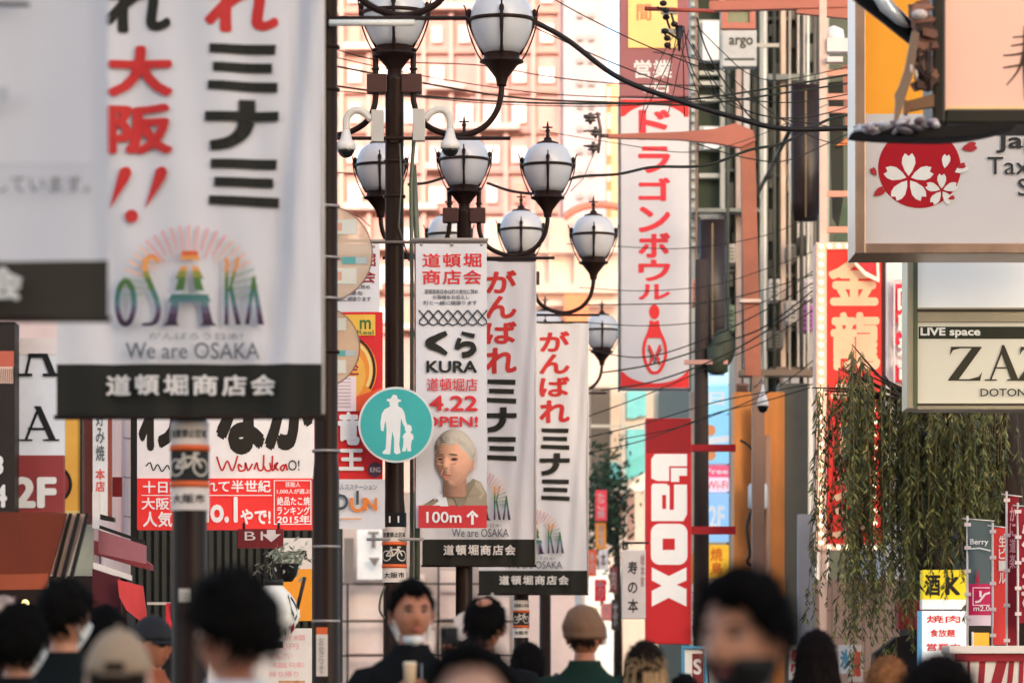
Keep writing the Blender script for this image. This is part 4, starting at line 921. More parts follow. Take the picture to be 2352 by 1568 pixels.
c = t.part('white_box').use(mat((212, 208, 208), .5)); c.rect(1900, 88, 1964, 118, 39.95, .2); c.rect(1900, 130, 1936, 142, 39.9, .15); c.lathe([(.01, .0), (.12, .0), (.1, .12), (.02, .16)], P(1915, 0, 40.2).x, 40.2, P(0, 88, 40).z, 14)
e = t.part('dark_panel').use(mat((40, 46, 40), .5)); e.ext([(1902, 190), (1936, 186), (1938, 450), (1926, 520), (1912, 500)], 40.3, .05); e.use(SALMON); e.ext([(1936, 150), (1964, 150), (1964, 330), (1944, 300)], 40.32, .05); e.use(mat((236, 120, 70), .5)); e.ext([(1920, 335), (1960, 308), (1964, 330)], 40.25, .05); e.ext([(1950, 390), (1964, 388), (1964, 410)], 40.25, .05); e.use(mat((70, 92, 74), .5)); e.ext([(1928, 470), (1962, 470), (1962, 556), (1912, 556)], 40.33, .05)
t.done()
t = Thing('orange_pillar', 'orange clad pillar with grey pipes behind the bearded man', 'pillar', P(1742, HZ, 46))
a = t.part('pillar').use(mat((190, 122, 62), .55, var=.18, streak=.08)); a.rect(1686, 900, 1802, 1600, 46, .6)
b = t.part('side').use(mat((96, 98, 90), .6)); b.rect(1790, 880, 1856, 1600, 46.2, .6)
c = t.part('pipe').use(mat((156, 124, 104), .5)); c.tube([P(1740, 930, 45.8), P(1740, 1600, 45.8)], .07, 12); c.tube([P(1762, 1000, 45.82), P(1764, 1600, 45.8)], .04, 10)
e = t.part('meter_box').use(mat((196, 200, 204), .5)); e.lathe([(.1, 0), (.12, .02), (.12, .26), (.1, .3)], P(1741, 0, 45.7).x, 45.7, P(0, 1168, 45.7).z, 16)
f = t.part('hanging_cable').use(DARK); f.tube([P(u, v, 45.6) for u, v in crv([(1726, 1170), (1716, 1210), (1722, 1270), (1716, 1290), (1728, 1300)], 5)], .02); f.ext([(1724, 1168), (1758, 1168), (1756, 1212), (1732, 1206)], 45.62, .05)
f.tube([P(u, v, 45.5) for u, v in crv([(1700, 1010), (1726, 1030), (1740, 1080), (1745, 1120)], 5)], .015)
t.done()
t = Thing('dome_camera', 'white dome camera with a black lens in front of the orange pillar', 'camera', P(1752, 934, 42), 'white dome cameras')
k = px(42); c = P(1752, 930, 42)
a = t.part('housing').use(mat((222, 220, 216), .35)); a.lathe([(2 * k, 50 * k), (4 * k, 34 * k), (9 * k, 20 * k), (13 * k, 6 * k), (14 * k, 0), (13 * k, -2 * k)], c.x, c.y, c.z, 18)
b = t.part('lens').use(mat((20, 18, 18), .1)); b.lathe([(13 * k, 0), (13 * k, -5 * k), (10 * k, -13 * k), (5 * k, -17 * k), (.5 * k, -18 * k)], c.x, c.y, c.z, 18)
e = t.part('bracket').use(GREY); e.tube([c + Vector((0, 0, 48 * k)), c + Vector((0, 0, 62 * k)), c + Vector((0, 1.8, 62 * k))], .012)
t.done()
# bulb-rimmed red sign
d = 40
t = Thing('bulb_sign', 'red vertical kanji sign rimmed with glowing bulbs behind the willow', 'sign', P(1955, 1262, d))
a = t.part('panel').use(mat((200, 42, 36), .45, emit=.16, var=.08)); a.rect(1898, 572, 2026, 1250, d, .35, .01); a.use(mat((70, 20, 22), .5)); a.rect(2026, 556, 2034, 1262, d - .01, .36)  # panel's own faint glow imitates the bulbs' light falling on it
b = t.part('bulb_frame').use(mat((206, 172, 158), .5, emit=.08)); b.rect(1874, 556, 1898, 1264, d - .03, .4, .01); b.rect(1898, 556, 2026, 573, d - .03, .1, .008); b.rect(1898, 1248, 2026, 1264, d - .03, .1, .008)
c = t.part('bulb').use(mat((255, 206, 160), .4, emit=2.2, var=.02))
for i in range(34): c.ball(P(1886, 566 + i * 20.6, d - .05), .022, n=8)
for i in range(6): c.ball(P(1905 + i * 21, 565, d - .05), .022, n=8); c.ball(P(1905 + i * 21, 1256, d - .05), .022, n=8)
for i in range(11): c.ball(P(2010, 940 + i * 29, d - .03), .022, n=8)
l = t.part('lettering').use(mat((228, 172, 140), .45, emit=.12))
l.text('金', 1902, 584, 2022, 702, d, .05); l.text('龍', 1908, 716, 2022, 850, d, .04); l.text('ラ', 1908, 880, 2014, 960, d, .05); l.text('ー', 1930, 975, 1990, 1060, d, .05); l.text('メ', 1908, 1080, 2014, 1150, d, .05); l.text('ン', 1908, 1165, 2014, 1235, d, .05)
e = t.part('arc_emblem').use(mat((250, 216, 190), .5, emit=.2)); e.ext([(1954, 582), (2018, 566), (2020, 648), (1986, 632), (1964, 606)], d - .12, .05); e.use(mat((196, 44, 56), .5)); e.ext([(1962, 590), (2012, 578), (2014, 636), (1988, 622), (1970, 604)], d - .125, .05)
t.done()
t = Thing('white_building', 'white building with crimson lettering panels behind the bulb sign', 'building', P(2150, HZ, 44))
a = t.part('wall').use(mat((214, 216, 226), .6, var=.06)); a.rect(2036, 300, 2500, 1600, 44, 5)
b = t.part('sign_panel').use(mat((206, 40, 66), .5, emit=.1)); b.rect(2058, 652, 2110, 740, 43.9, .08); b.rect(2058, 764, 2110, 790, 43.9, .08); b.rect(2058, 838, 2110, 876, 43.9, .08)
c = t.part('frame').use(mat((226, 206, 210), .5)); c.frame(2052, 640, 2116, 900, 4, 43.88, .04)
l = t.part('lettering').use(mat((240, 226, 230), .5)); l.vtext('回転寿司', 2062, 660, 2104, 880, 43.87, .04)
w_ = t.part('window').use(mat((108, 120, 124), .3)); w_.rect(2170, 1000, 2250, 1200, 43.9, .05); w_.rect(2290, 950, 2360, 1300, 43.9, .05)
k = t.part('brown_column').use(mat((74, 56, 48), .6)); k.rect(2250, 900, 2292, 1500, 43.7, .2)
t.done()
t = Thing('tan_wall', 'tan tiled wall low behind the willow, right of the bearded man', 'wall', P(1960, HZ, 43.2))
a = t.part('wall').use(mat((196, 168, 150), .7, var=.06)); a.rect(1838, 1330, 2100, 1600, 43.2, .4)
b = t.part('joint').use(mat((150, 128, 116), .7)); b.rect(1838, 1462, 2100, 1464, 43.195, .03); b.rect(1838, 1400, 2100, 1402, 43.195, .03)
for u in (1910, 1985): b.rect(u, 1330, u + 2, 1600, 43.194, .03)
e = t.part('grey_column').use(mat((150, 156, 164), .6)); e.rect(1834, 1180, 1872, 1600, 43.0, .2)
t.done()
for i, (u, v, wd, h, co, tc_, tx, lab) in enumerate(((1812, 1480, 30, 80, (226, 206, 196), (196, 60, 60), '祭り', 'narrow pale poster with red marks between the bearded man and the long haired woman'), (1925, 1480, 36, 66, (216, 220, 224), (90, 160, 190), '氷', 'white poster with blue marks right of the long haired woman'), (1948, 1480, 34, 84, (236, 200, 190), (236, 90, 70), '龍', 'pale poster with a vermilion figure on the tan wall'))):
    t = Thing('wall_poster', lab, 'poster', P(u + wd / 2, v + h, 42.7 + i * .02), 'small posters on the tan wall')
    a = t.part('paper').use(mat(co, .6, emit=.05)); a.rect(u, v, u + wd, v + h, 42.7 + i * .1 - .1 * (i == 1), .02)
    b = t.part('print').use(mat(tc_, .6)); b.vtext(tx, u + 4, v + 8, u + wd - 4, v + h - 8, 42.7 + i * .1 - .1 * (i == 1), .05); t.done()
# tax free sign
d = 27
t = Thing('tax_free_sign', 'large box sign, orange above and grey white below, with a red cherry blossom emblem', 'sign', P(2180, 582, d))
a = t.part('panel').use(mat((176, 174, 177), .5, var=.02)); a.rect(1985, 262, 2600, 560, d, .5)
a.use(mat((238, 146, 30), .5, var=.03)); a.rect(1985, -500, 2600, 262, d, .5)
f = t.part('frame').use(mat((150, 126, 110), .32, .85, var=.15)); f.rect(1964, -520, 1988, 582, d - .1, .6, .006); f.rect(1988, 558, 2620, 582, d - .1, .6, .006)
e = t.part('emblem').use(mat((158, 4, 28), .55, var=.03, spec=.2)); e.disc(2112, 386, 95, d, 92, 56)
def petals(mb, u, v, r, m_w, n=5, rot=90, only=None):
    for i in range(n):
        if only and i not in only: continue
        an = R(rot + 360 * i / n); ca, sa = math.cos(an), -math.sin(an)
        q = lambda x, y: (u + r * (x * ca - y * sa), v + r * (x * sa + y * ca))
        mb.flat([q(.10, 0), q(.3, .15), q(.6, .27), q(.82, .25), q(1.0, .14), q(.88, 0), q(1.0, -.14), q(.82, -.25), q(.6, -.27), q(.3, -.15)], d)
bl = t.part('blossom').use(mat((190, 190, 190), .5)); petals(bl, 2087, 410, 58, 0); petals(bl, 2163, 437, 38, 0)
for (u, v, r, ro) in ((2172, 392, 30, 80), (2174, 384, 0, 0)):
    if r: petals(bl, u - 3, v - 2, 36, 0, 1, ro)
petals(bl, 2190, 398, 38, 0, 1, 28)
bl.use(mat((158, 6, 30), .5)); petals(bl, 2205, 344, 40, 0, 1, 15); petals(bl, 2004, 452, 34, 0, 1, 35); petals(bl, 2014, 406, 24, 0, 1, 120); petals(bl, 2196, 386, 24, 0, 1, 20); petals(bl, 2176, 458, 18, 0, 1, 20)
l = t.part('lettering').use(mat((34, 34, 34), .6)); l.text('Japan.', 2288, 304, 2484, 352, d, .022); l.text('Tax-free', 2268, 360, 2486, 401, d); l.text('Shop', 2338, 410, 2470, 462, d)
k = t.part('arm').use(STEEL); k.box(P(2620, 0, d).x, P(2620, 0, d).x + 3, d, d + .1, 5, 5.1)
t.done()
# lit boxes of the live house
d = 28.5
t = Thing('live_house_sign', 'two stacked cream light boxes in a green grey frame, the lower with black serif letters', 'sign', P(2220, 938, d))
f = t.part('frame').use(mat((168, 160, 138), .4, .4)); f.rect(2084, 540, 2106, 938, d - .02, .4, .006); f.rect(2106, 706, 2600, 740, d - .02, .35, .006); f.rect(2106, 926, 2600, 940, d - .02, .35, .006)
f.use(mat((96, 104, 82), .4, .3)); f.rect(2098, 556, 2108, 936, d - .025, .36)
f.use(mat((66, 58, 48), .5)); f.rect(2106, 710, 2600, 716, d - .028, .02); f.rect(2106, 926, 2600, 931, d - .028, .02)
p = t.part('upper_face').use(mat((226, 224, 214), .4, emit=.16, var=.02)); p.rect(2108, 560, 2600, 706, d + .02, .3)
q = t.part('lower_face').use(mat((206, 201, 184), .4, emit=.12, var=.02)); q.rect(2108, 740, 2600, 926, d + .01, .3)
h = t.part('heading').use(mat((50, 54, 38), .5)); h.card(2110, 750, 2600, 778, d + .01)
l = t.part('lettering'); l.use(mat((226, 222, 206), .5, emit=.1)); l.text('LIVE space', 2114, 752, 2252, 776, d + .008, .045)
l.use(mat((58, 54, 38), .5))
def serif_Z(mb, u0, u1, v0, v1, d):
    w_ = u1 - u0; h_ = v1 - v0; x = lambda a: u0 + a * w_; y = lambda b: v0 + b * h_
    mb.flat([(x(.08), y(0)), (x(.98), y(0)), (x(.98), y(.045)), (x(.08), y(.045))], d); mb.flat([(x(.70), y(.03)), (x(.98), y(.03)), (x(.30), y(.97)), (x(.0), y(.97))], d)
    mb.flat([(x(0), y(.955)), (x(.95), y(.955)), (x(.95), y(1)), (x(0), y(1))], d); mb.flat([(x(.08), y(.04)), (x(.36), y(.045)), (x(.14), y(.10)), (x(.05), y(.26))], d); mb.flat([(x(.62), y(.955)), (x(.90), y(.88)), (x(1.0), y(.74)), (x(.95), y(.96))], d)
def serif_A2(mb, u0, u1, v0, v1, d):
    w_ = u1 - u0; h_ = v1 - v0; q = lambda a, b: (u0 + a * w_, v0 + b * h_)
    mb.flat([q(.46, 0), q(.52, 0), q(.90, .97), q(.70, .97), q(.42, .18)], d); mb.flat([q(.44, .12), q(.47, .2), q(.18, .97), q(.13, .97)], d); mb.flat([q(.27, .62), q(.64, .62), q(.66, .66), q(.25, .66)], d)
    mb.flat([q(0, .96), q(.32, .96), q(.32, 1), q(0, 1)], d); mb.flat([q(.60, .96), q(1, .96), q(1, 1), q(.6, 1)], d)
serif_Z(l, 2178, 2256, 796, 874, d + .008); serif_A2(l, 2262, 2348, 792, 874, d + .008); serif_Z(l, 2338, 2416, 796, 874, d + .008); serif_A2(l, 2420, 2504, 792, 874, d + .008)
l.text('DOTONBORI', 2252, 892, 2420, 910, d + .01, .015)
k = t.part('arm').use(STEEL); k.box(P(2600, 0, d).x, P(2600, 0, d).x + 3, d, d + .1, 4, 4.1)
t.done()
# front light box, top right
d = 19
t = Thing('light_box', 'dark framed glowing peach light box with black brush strokes, top right corner', 'sign', P(2250, 282, d))
f = t.part('frame').use(mat((46, 42, 30), .45, var=.2)); f.rect(2142, -300, 2172, 284, d - .05, .45, .012); f.rect(2172, 250, 2700, 284, d - .05, .45, .012)
a = t.part('face').use(mat((214, 168, 146), .35, emit=.22, var=.05, scale=1)); a.rect(2168, -300, 2700, 254, d, .35)
c = t.part('corner').use(mat((236, 176, 120), .4, emit=.2)); c.rect(2172, 246, 2700, 251, d - .01, .02)
b = t.part('lettering').use(mat((72, 48, 36), .6))
for pts, wd in (([(2326, 86), (2360, 84), (2400, 82)], [3, 5, 5]), ([(2322, 106), (2360, 100)], [3, 5]), ([(2304, 128), (2330, 126), (2362, 120)], [3, 7, 6]), ([(2304, 156), (2330, 152), (2370, 146)], [3, 8, 6]), ([(2352, 120), (2340, 160), (2312, 196)], [8, 7, 2]), ([(2350, 150), (2380, 190)], [4, 9]), ([(2356, 60), (2352, 140), (2356, 230)], [8, 8, 5])): b.stroke(crv(pts, 4), [wd[0] + (wd[-1] - wd[0]) * i / (4 * (len(pts) - 1)) for i in range(4 * (len(pts) - 1) + 1)], d)
t.done()
t = Thing('oyster_platter', 'model dish of grey white oysters on a dark boat shaped tray under the light box', 'shop display', P(2130, 310, 18.7))
d = 18.6
a = t.part('tray').use(mat((34, 28, 26), .6, var=.3, spec=.2)); a.ext(crv([(1956, 305), (1990, 309), (2060, 313), (2160, 315), (2230, 310), (2290, 299), (2336, 284)], 5) + [(2330, 278), (2140, 292), (2000, 300)], d, .25)
b = t.part('oyster').use(mat((156, 150, 152), .3, var=.35, scale=14, bump=.2, spec=.7))
rr = random.Random(11)
for i in range(38):
    f_ = rr.random(); u = 1962 + f_ * 186; hh = 12 + f_ * 22
    b.use(mat(rr.choice([(188, 182, 184), (150, 140, 144), (112, 92, 96), (206, 204, 208), (96, 86, 88)]), .28, var=.35, scale=18, bump=.3, spec=.7))
    c = P(u, 306 - rr.uniform(.2, .95) * hh, d + rr.uniform(-.05, .1)); b.ball(c, rr.uniform(11, 22) * px(d), .05, rr.uniform(5, 9) * px(d), 10, Matrix.Rotation(rr.uniform(-.9, .5), 3, 'Y'))
t.done()
t = Thing('squid_model', 'brown ribbed seafood model with a thin hanging spike above the oyster tray', 'shop display', P(2060, 270, 18.9))
d = 18.9
a = t.part('body').use(mat((112, 76, 62), .5, var=.3, scale=12, bump=.3)); 
rr = random.Random(4)
for i in range(26):
    v = 8 + i * 7.6; u = 2124 - 10 * math.sin(i * .5) + rr.uniform(-6, 6); w_ = rr.uniform(14, 30); h_ = rr.uniform(5, 12); q = rr.uniform(-.35, .35)
    a.use(mat(rr.choice([(112, 74, 60), (84, 56, 46), (140, 98, 80), (66, 46, 40)]), .5, var=.3, scale=12, bump=.3))
    pts = [(-w_, -h_), (w_ * .7, -h_ * 1.2), (w_, h_ * .2), (w_ * .6, h_), (-w_ * .8, h_ * .9)]
    a.ext([(u + x * math.cos(q) - y * math.sin(q), v + x * math.sin(q) + y * math.cos(q)) for x, y in pts], d - .02 - rr.random() * .06, rr.uniform(.05, .12))
for i in range(7): a.use(mat((60, 46, 40), .5)); a.tube([P(2100 + rr.uniform(0, 44), 150 + rr.uniform(-60, 10), d - .07), P(2100 + rr.uniform(0, 40), 190 + rr.uniform(-10, 24), d - .08)], .006, 5)
a.use(mat((204, 190, 182), .5)); a.ball(P(2112, 34, d - .12), 19 * px(d), .04, 12 * px(d), 10); a.ball(P(2092, 160, d - .1), 5 * px(d), .03, 15 * px(d), 10); a.ball(P(2104, 172, d - .1), 4 * px(d), .02, 12 * px(d), 10)
b = t.part('spike').use(mat((122, 100, 82), .5)); b.ext([(2096, 70), (2112, 76), (2098, 170), (2082, 218), (2064, 274), (2058, 300), (2052, 300), (2058, 232), (2056, 216), (2066, 196), (2078, 160)], d - .12, .04)
c = t.part('arm').use(mat((120, 86, 60), .5)); c.ext([(2084, 232), (2146, 216), (2146, 244), (2090, 254), (2086, 262), (2078, 262), (2076, 228)], d - .05, .06)
t.done()
t = Thing('claw_model', 'black glossy model leg with a painted white highlight at the top right', 'shop display', P(2030, 60, 19.2))
d = 19.2
a = t.part('leg').use(mat((18, 17, 17), .25, spec=.7)); a.tube([P(1930, -60, d), P(1990, -10, d), P(2050, 40, d), P(2112, 96, d)], [30 * px(d), 28 * px(d), 25 * px(d), 20 * px(d)], 14)
b = t.part('leg_highlight').use(mat((206, 210, 220), .2, .3)); b.tube([P(2004, -30, d - .06), P(2036, 14, d - .07), P(2066, 46, d - .06), P(2086, 64, d - .04)], [14 * px(d), 18 * px(d), 12 * px(d), 4 * px(d)], 14)  # pale tube puts a highlight on the leg by colour and shape
t.done()
# willow
d = 33.5
t = Thing('willow_tree', 'green weeping willow hanging in front of the red bulb sign', 'tree', P(2306, HZ, d))
a = t.part('trunk').use(mat((52, 38, 32), .85, var=.3, bump=.4)); a.tube([P(2330, 1560, d), P(2326, 1250, d), P(2318, 1080, d), P(2312, 960, d + .1), P(2290, 860, d)], [.16, .14, .12, .1, .06], 12)
rr = random.Random(21)
def wtop(u): return 770 + min(110, abs(u - 1962) * 1.9) if u < 2050 else 880 if u < 2085 else 915
def wden(u): return .55 * math.exp(-((u - 1966) / 34) ** 2) + (.34 if u < 1925 else .24 if u < 2070 else .6 if u < 2180 else .8)
br = []
for k in range(26):
    uu = 1872 + k * 17 + rr.uniform(-10, 10)
    top = 770 + abs(uu - 1965) * .55 + rr.uniform(0, 40) if uu < 2080 else 930 + rr.uniform(-20, 60)
    top = max(top, 770) if uu > 1900 else 880
    s_ = P(2305, 930 + rr.uniform(0, 120), d); e_ = P(uu, max(top, 762 + abs(uu - 1962) * 1.2), d + rr.uniform(-.7, .9)); 
    top = wtop(uu) + rr.uniform(2, 40); e_ = P(uu, top, d + rr.uniform(-.7, .9)); m_ = P(2160 if uu < 2080 else (uu + 2300) / 2, 935 + rr.uniform(0, 40), d); m2 = P((uu + 2160) / 2, max(top + 12, 900), d) if uu < 2080 else (m_ + e_) / 2
    pts = [Vector(p) for p in crv([s_, m_, m2, e_], 8)]; a.tube(pts, [.035 - .03 * i / (len(pts) - 1) for i in range(len(pts))], 6); br.append(pts)
lv = t.part('foliage'); tw = t.part('twig').use(mat((96, 84, 52), .7, var=.2))
LM = [mat(c_, .55, var=.3, scale=5, trans=0) for c_ in ((86, 94, 50), (64, 74, 44), (114, 112, 62), (56, 58, 38))]
for m_ in LM: lv.use(m_)
def strand(p, ln, dens=.022):
    x = p.copy(); dx = Vector((rr.gauss(0, .05), rr.gauss(0, .05), -1)); n = int(ln / dens)
    ph = rr.uniform(0, 6); tw.tube([p, p + Vector((dx.x * ln * .5, 0, -ln * .5)), p + Vector((dx.x * ln, dx.y * ln, -ln))], [.004, .003, .0015], 4, False)
    for i in range(n):
        if math.sin(ph * 3 + i * .21) > .72: x = x + Vector((dx.x * dens, 0, -dens)); continue
        x = x + Vector((dx.x * dens + math.sin(ph + i * .08) * .0012, dx.y * dens, -dens))
        an = rr.uniform(0, 6.28); L_ = rr.uniform(.05, .11); w_ = rr.uniform(.006, .012)
        o = Vector((math.cos(an) * .5, math.sin(an) * .5, -rr.uniform(.4, 1.1))).normalized(); sd = o.cross(Vector((rr.gauss(0, 1), rr.gauss(0, 1), rr.gauss(0, .4)))).normalized() * w_
        lv.cur = rr.choice((0, 0, 1, 1, 2, 3)); L_ *= rr.uniform(.6, 1.25); lv.add([x, x + o * L_ * .45 + sd, x + o * L_, x + o * L_ * .45 - sd], [(0, 1, 2, 3)])
def low(u): return 1330 + 90 * math.sin((u - 1840) / 70.) + (60 if 2000 < u < 2090 else 0) - (250 if u < 1862 else 0)
for i in range(900):
    b_ = rr.choice(br[:14]) if rr.random() < .6 else rr.choice(br)
    p = b_[min(len(b_) - 1, int(len(b_) * (rr.random() ** .45)))] + Vector((rr.gauss(0, .12), rr.gauss(0, .3), rr.gauss(0, .05)))
    u = p.x * F / p.y + CX; v = HZ - (p.z - CAMZ) * F / p.y
    if u > 2340 or u < 1848: continue
    vb = low(u) + rr.gauss(0, 70)
    dens = .015 if u > 1905 else .024
    if rr.random() > wden(u) or v < wtop(u): continue
    strand(p, max(.3, (vb - v) * px(p.y)) * (rr.uniform(.25, 1) if rr.random() < .7 else 1), dens)
t.done()
# dark building edge on the right behind the willow
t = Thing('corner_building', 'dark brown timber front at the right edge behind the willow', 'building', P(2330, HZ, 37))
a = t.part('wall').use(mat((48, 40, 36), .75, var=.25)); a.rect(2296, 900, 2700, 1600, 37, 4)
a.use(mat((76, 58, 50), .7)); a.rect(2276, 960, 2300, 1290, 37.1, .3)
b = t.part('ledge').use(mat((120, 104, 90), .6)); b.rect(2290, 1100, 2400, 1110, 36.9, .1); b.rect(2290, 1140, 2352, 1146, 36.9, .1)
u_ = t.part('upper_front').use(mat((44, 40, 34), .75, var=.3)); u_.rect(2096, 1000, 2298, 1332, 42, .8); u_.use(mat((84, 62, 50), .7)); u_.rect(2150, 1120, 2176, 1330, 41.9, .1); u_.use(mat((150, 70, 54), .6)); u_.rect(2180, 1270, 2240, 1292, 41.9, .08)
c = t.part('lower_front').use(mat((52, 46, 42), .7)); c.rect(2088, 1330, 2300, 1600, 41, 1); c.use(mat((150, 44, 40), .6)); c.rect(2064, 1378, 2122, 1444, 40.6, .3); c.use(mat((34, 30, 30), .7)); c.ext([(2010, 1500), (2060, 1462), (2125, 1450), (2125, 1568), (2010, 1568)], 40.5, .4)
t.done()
# flags and lit signs bottom right
d = 31
t = Thing('yellow_sign', 'yellow shop sign with a black K partly behind willow leaves', 'sign', P(2168, 1392, 33))
a = t.part('box').use(mat((236, 190, 30), .5, emit=.18)); a.rect(2118, 1308, 2222, 1376, 35.2, .2, .01); a.use(mat((224, 222, 220), .5, emit=.1)); a.rect(2118, 1376, 2222, 1398, 35.2, .2)
b = t.part('lettering').use(INK); b.text('K', 2172, 1324, 2206, 1366, 35.2, .06); b.text('酒', 2124, 1318, 2160, 1368, 35.2, .04)
t.done()
t = Thing('lit_menu_board', 'glaring white menu board with red and blue print under the yellow sign', 'sign', P(2170, 1560, 35))
a = t.part('box').use(mat((244, 240, 238), .5, emit=.45, var=.05)); a.rect(2118, 1402, 2222, 1580, 35, .2); a.use(mat((90, 160, 200), .5, emit=.2)); a.rect(2112, 1402, 2118, 1580, 34.99, .2)
b = t.part('print').use(mat((216, 60, 60), .5))
for i, s_ in enumerate(('焼肉', '食放題', '営業中', 'おすすめ', '宴会')): b.text(s_, 2128 + (i % 2) * 8, 1412 + i * 32, 2206 - (i % 2) * 12, 1430 + i * 32, 35, .04)
c = t.part('dark_post').use(DARK); c.rect(2186, 1482, 2196, 1580, 34.7, .06); c.rect(2180, 1484, 2222, 1492, 34.68, .05)
t.done()
def flag(name, lab, u0, v0, u1, v1, d, cols, texts, pole='l'):
    t = Thing(name, lab, 'flag', P(u0, HZ, d), 'upright flags bottom right')
    a = t.part('cloth')
    for (f0, f1, co) in cols:
        a.use(mat(co, .7, var=.05)); n = 8; m = 14
        o = len(a.v); a.add([P(u0 + (u1 - u0) * i / n, v0 + (v1 - v0) * (f0 + (f1 - f0) * j / m), d) for j in range(m + 1) for i in range(n + 1)], [(j * (n + 1) + i, (j + 1) * (n + 1) + i, (j + 1) * (n + 1) + i + 1, j * (n + 1) + i + 1) for j in range(m) for i in range(n)], True)
    b = t.part('lettering')
    for (s_, x0, y0, x1, y1, co, vert) in texts:
        b.use(mat(co, .6)); (b.vtext if vert else b.text)(s_, u0 + (u1 - u0) * x0, v0 + (v1 - v0) * y0, u0 + (u1 - u0) * x1, v0 + (v1 - v0) * y1, d - .012, .03)
    for mb in (a, b): mb.warp(lambda v: .010 * math.sin(v.x * 22 + v.z * 3))
    c = t.part('pole').use(mat((206, 200, 196), .4)); up = u0 if pole == 'l' else u1
    c.tube([P(up, 1640, d), P(up, v0 - 12, d)], .009); c.tube([P(u0 - 12, v0 - 6, d), P(u1 + 8, v0 + 0, d)], .005)
    g = t.part('tie').use(mat((214, 200, 200), .5))
    for k in range(5): g.rect(up - 6, v0 + 4 + (v1 - v0) * k / 4.5, up + 8, v0 + 12 + (v1 - v0) * k / 4.5, d - .02, .02)
    return t
t = flag('upright_flag', 'slate blue flag with a magenta escalator square at its foot', 2222, 1196, 2276, 1436, 30, ((0, .60, (74, 90, 96)), (.60, .90, (176, 26, 84)), (.90, 1, (206, 190, 204))), (('Berry', .1, .17, .9, .24, (200, 205, 210), 0), ('m2.0', .25, .81, .95, .86, (230, 200, 214), 0)))
e = t.part('escalator_mark'); e.use(mat((226, 200, 214), .6)); 
for r_ in ((2234, 1348, 2274, 1350), (2234, 1388, 2274, 1390), (2234, 1348, 2236, 1390)): e.card(*r_, 29.97)
e.stroke([(2240, 1382), (2250, 1380), (2262, 1364), (2274, 1360)], 5, 29.97); e.stroke([(2252, 1370), (2252, 1356)], 5, 29.97); e.use(mat((150, 30, 60), .6)); e.flat([(2240, 1338), (2246, 1300), (2250, 1338)], 29.97); e.use(mat((196, 204, 210), .6)); e.stroke([(2226, 1260), (2250, 1258), (2276, 1264)], 3, 29.97)
t.done()
t = flag('upright_flag', 'narrow bright red flag with white lettering right of the slate blue flag', 2280, 1212, 2312, 1480, 29.6, ((0, 1, (206, 58, 56)),), (('生ビール', .45, .06, .95, .48, (230, 214, 214), 1),)); t.done()
t = flag('upright_flag', 'tall crimson flag with white brush lettering', 2312, 1140, 2340, 1502, 29.3, ((0, 1, (140, 14, 38)),), (('かに道楽', .25, .06, .75, .46, (206, 150, 160), 1),)); t.done()
t = flag('upright_flag', 'wide crimson flag with big white lettering at the right edge', 2338, 1166, 2420, 1430, 29.0, ((0, 1, (150, 18, 42)),), (('焼かき', .1, .08, .9, .9, (220, 190, 198), 1),)); t.done()
t = Thing('small_orange_sign', 'small orange square sign under the slate blue flag', 'sign', P(2250, 1560, 30.6))
a = t.part('panel').use(mat((236, 160, 50), .5, emit=.2)); a.rect(2236, 1452, 2272, 1482, 30.6, .05); a.use(mat((70, 90, 60), .6)); a.rect(2236, 1486, 2290, 1498, 30.6, .05)
b = t.part('post').use(PALE); b.tube([P(2234, 1450, 30.6), P(2234, 1620, 30.6)], .01)
c = t.part('backing').use(DARK); c.rect(2222, 1438, 2310, 1504, 30.8, .05)
t.done()
t = Thing('striped_stall', 'white stall counter with a crimson striped skirt in the bottom right corner', 'stall', P(2270, HZ, 27))
a = t.part('counter').use(mat((206, 198, 190), .5)); a.rect(2180, 1482, 2420, 1500, 27, .5, .006); a.rect(2182, 1500, 2196, 1660, 27.05, .4)
b = t.part('skirt').use(mat((206, 196, 188), .6)); b.rect(2196, 1516, 2420, 1660, 27.05, .03); b.use(mat((150, 20, 36), .6)); b.rect(2194, 1498, 2420, 1518, 27.03, .05)
for (u0, u1, wd) in ((2222, 2222, 6), (2250, 2244, 14), (2290, 2268, 24), (2318, 2310, 12), (2342, 2338, 10)): b.flat([(u0, 1516), (u0 + wd, 1516), (u1 + wd, 1600), (u1, 1600)], 27.05)
t.done()
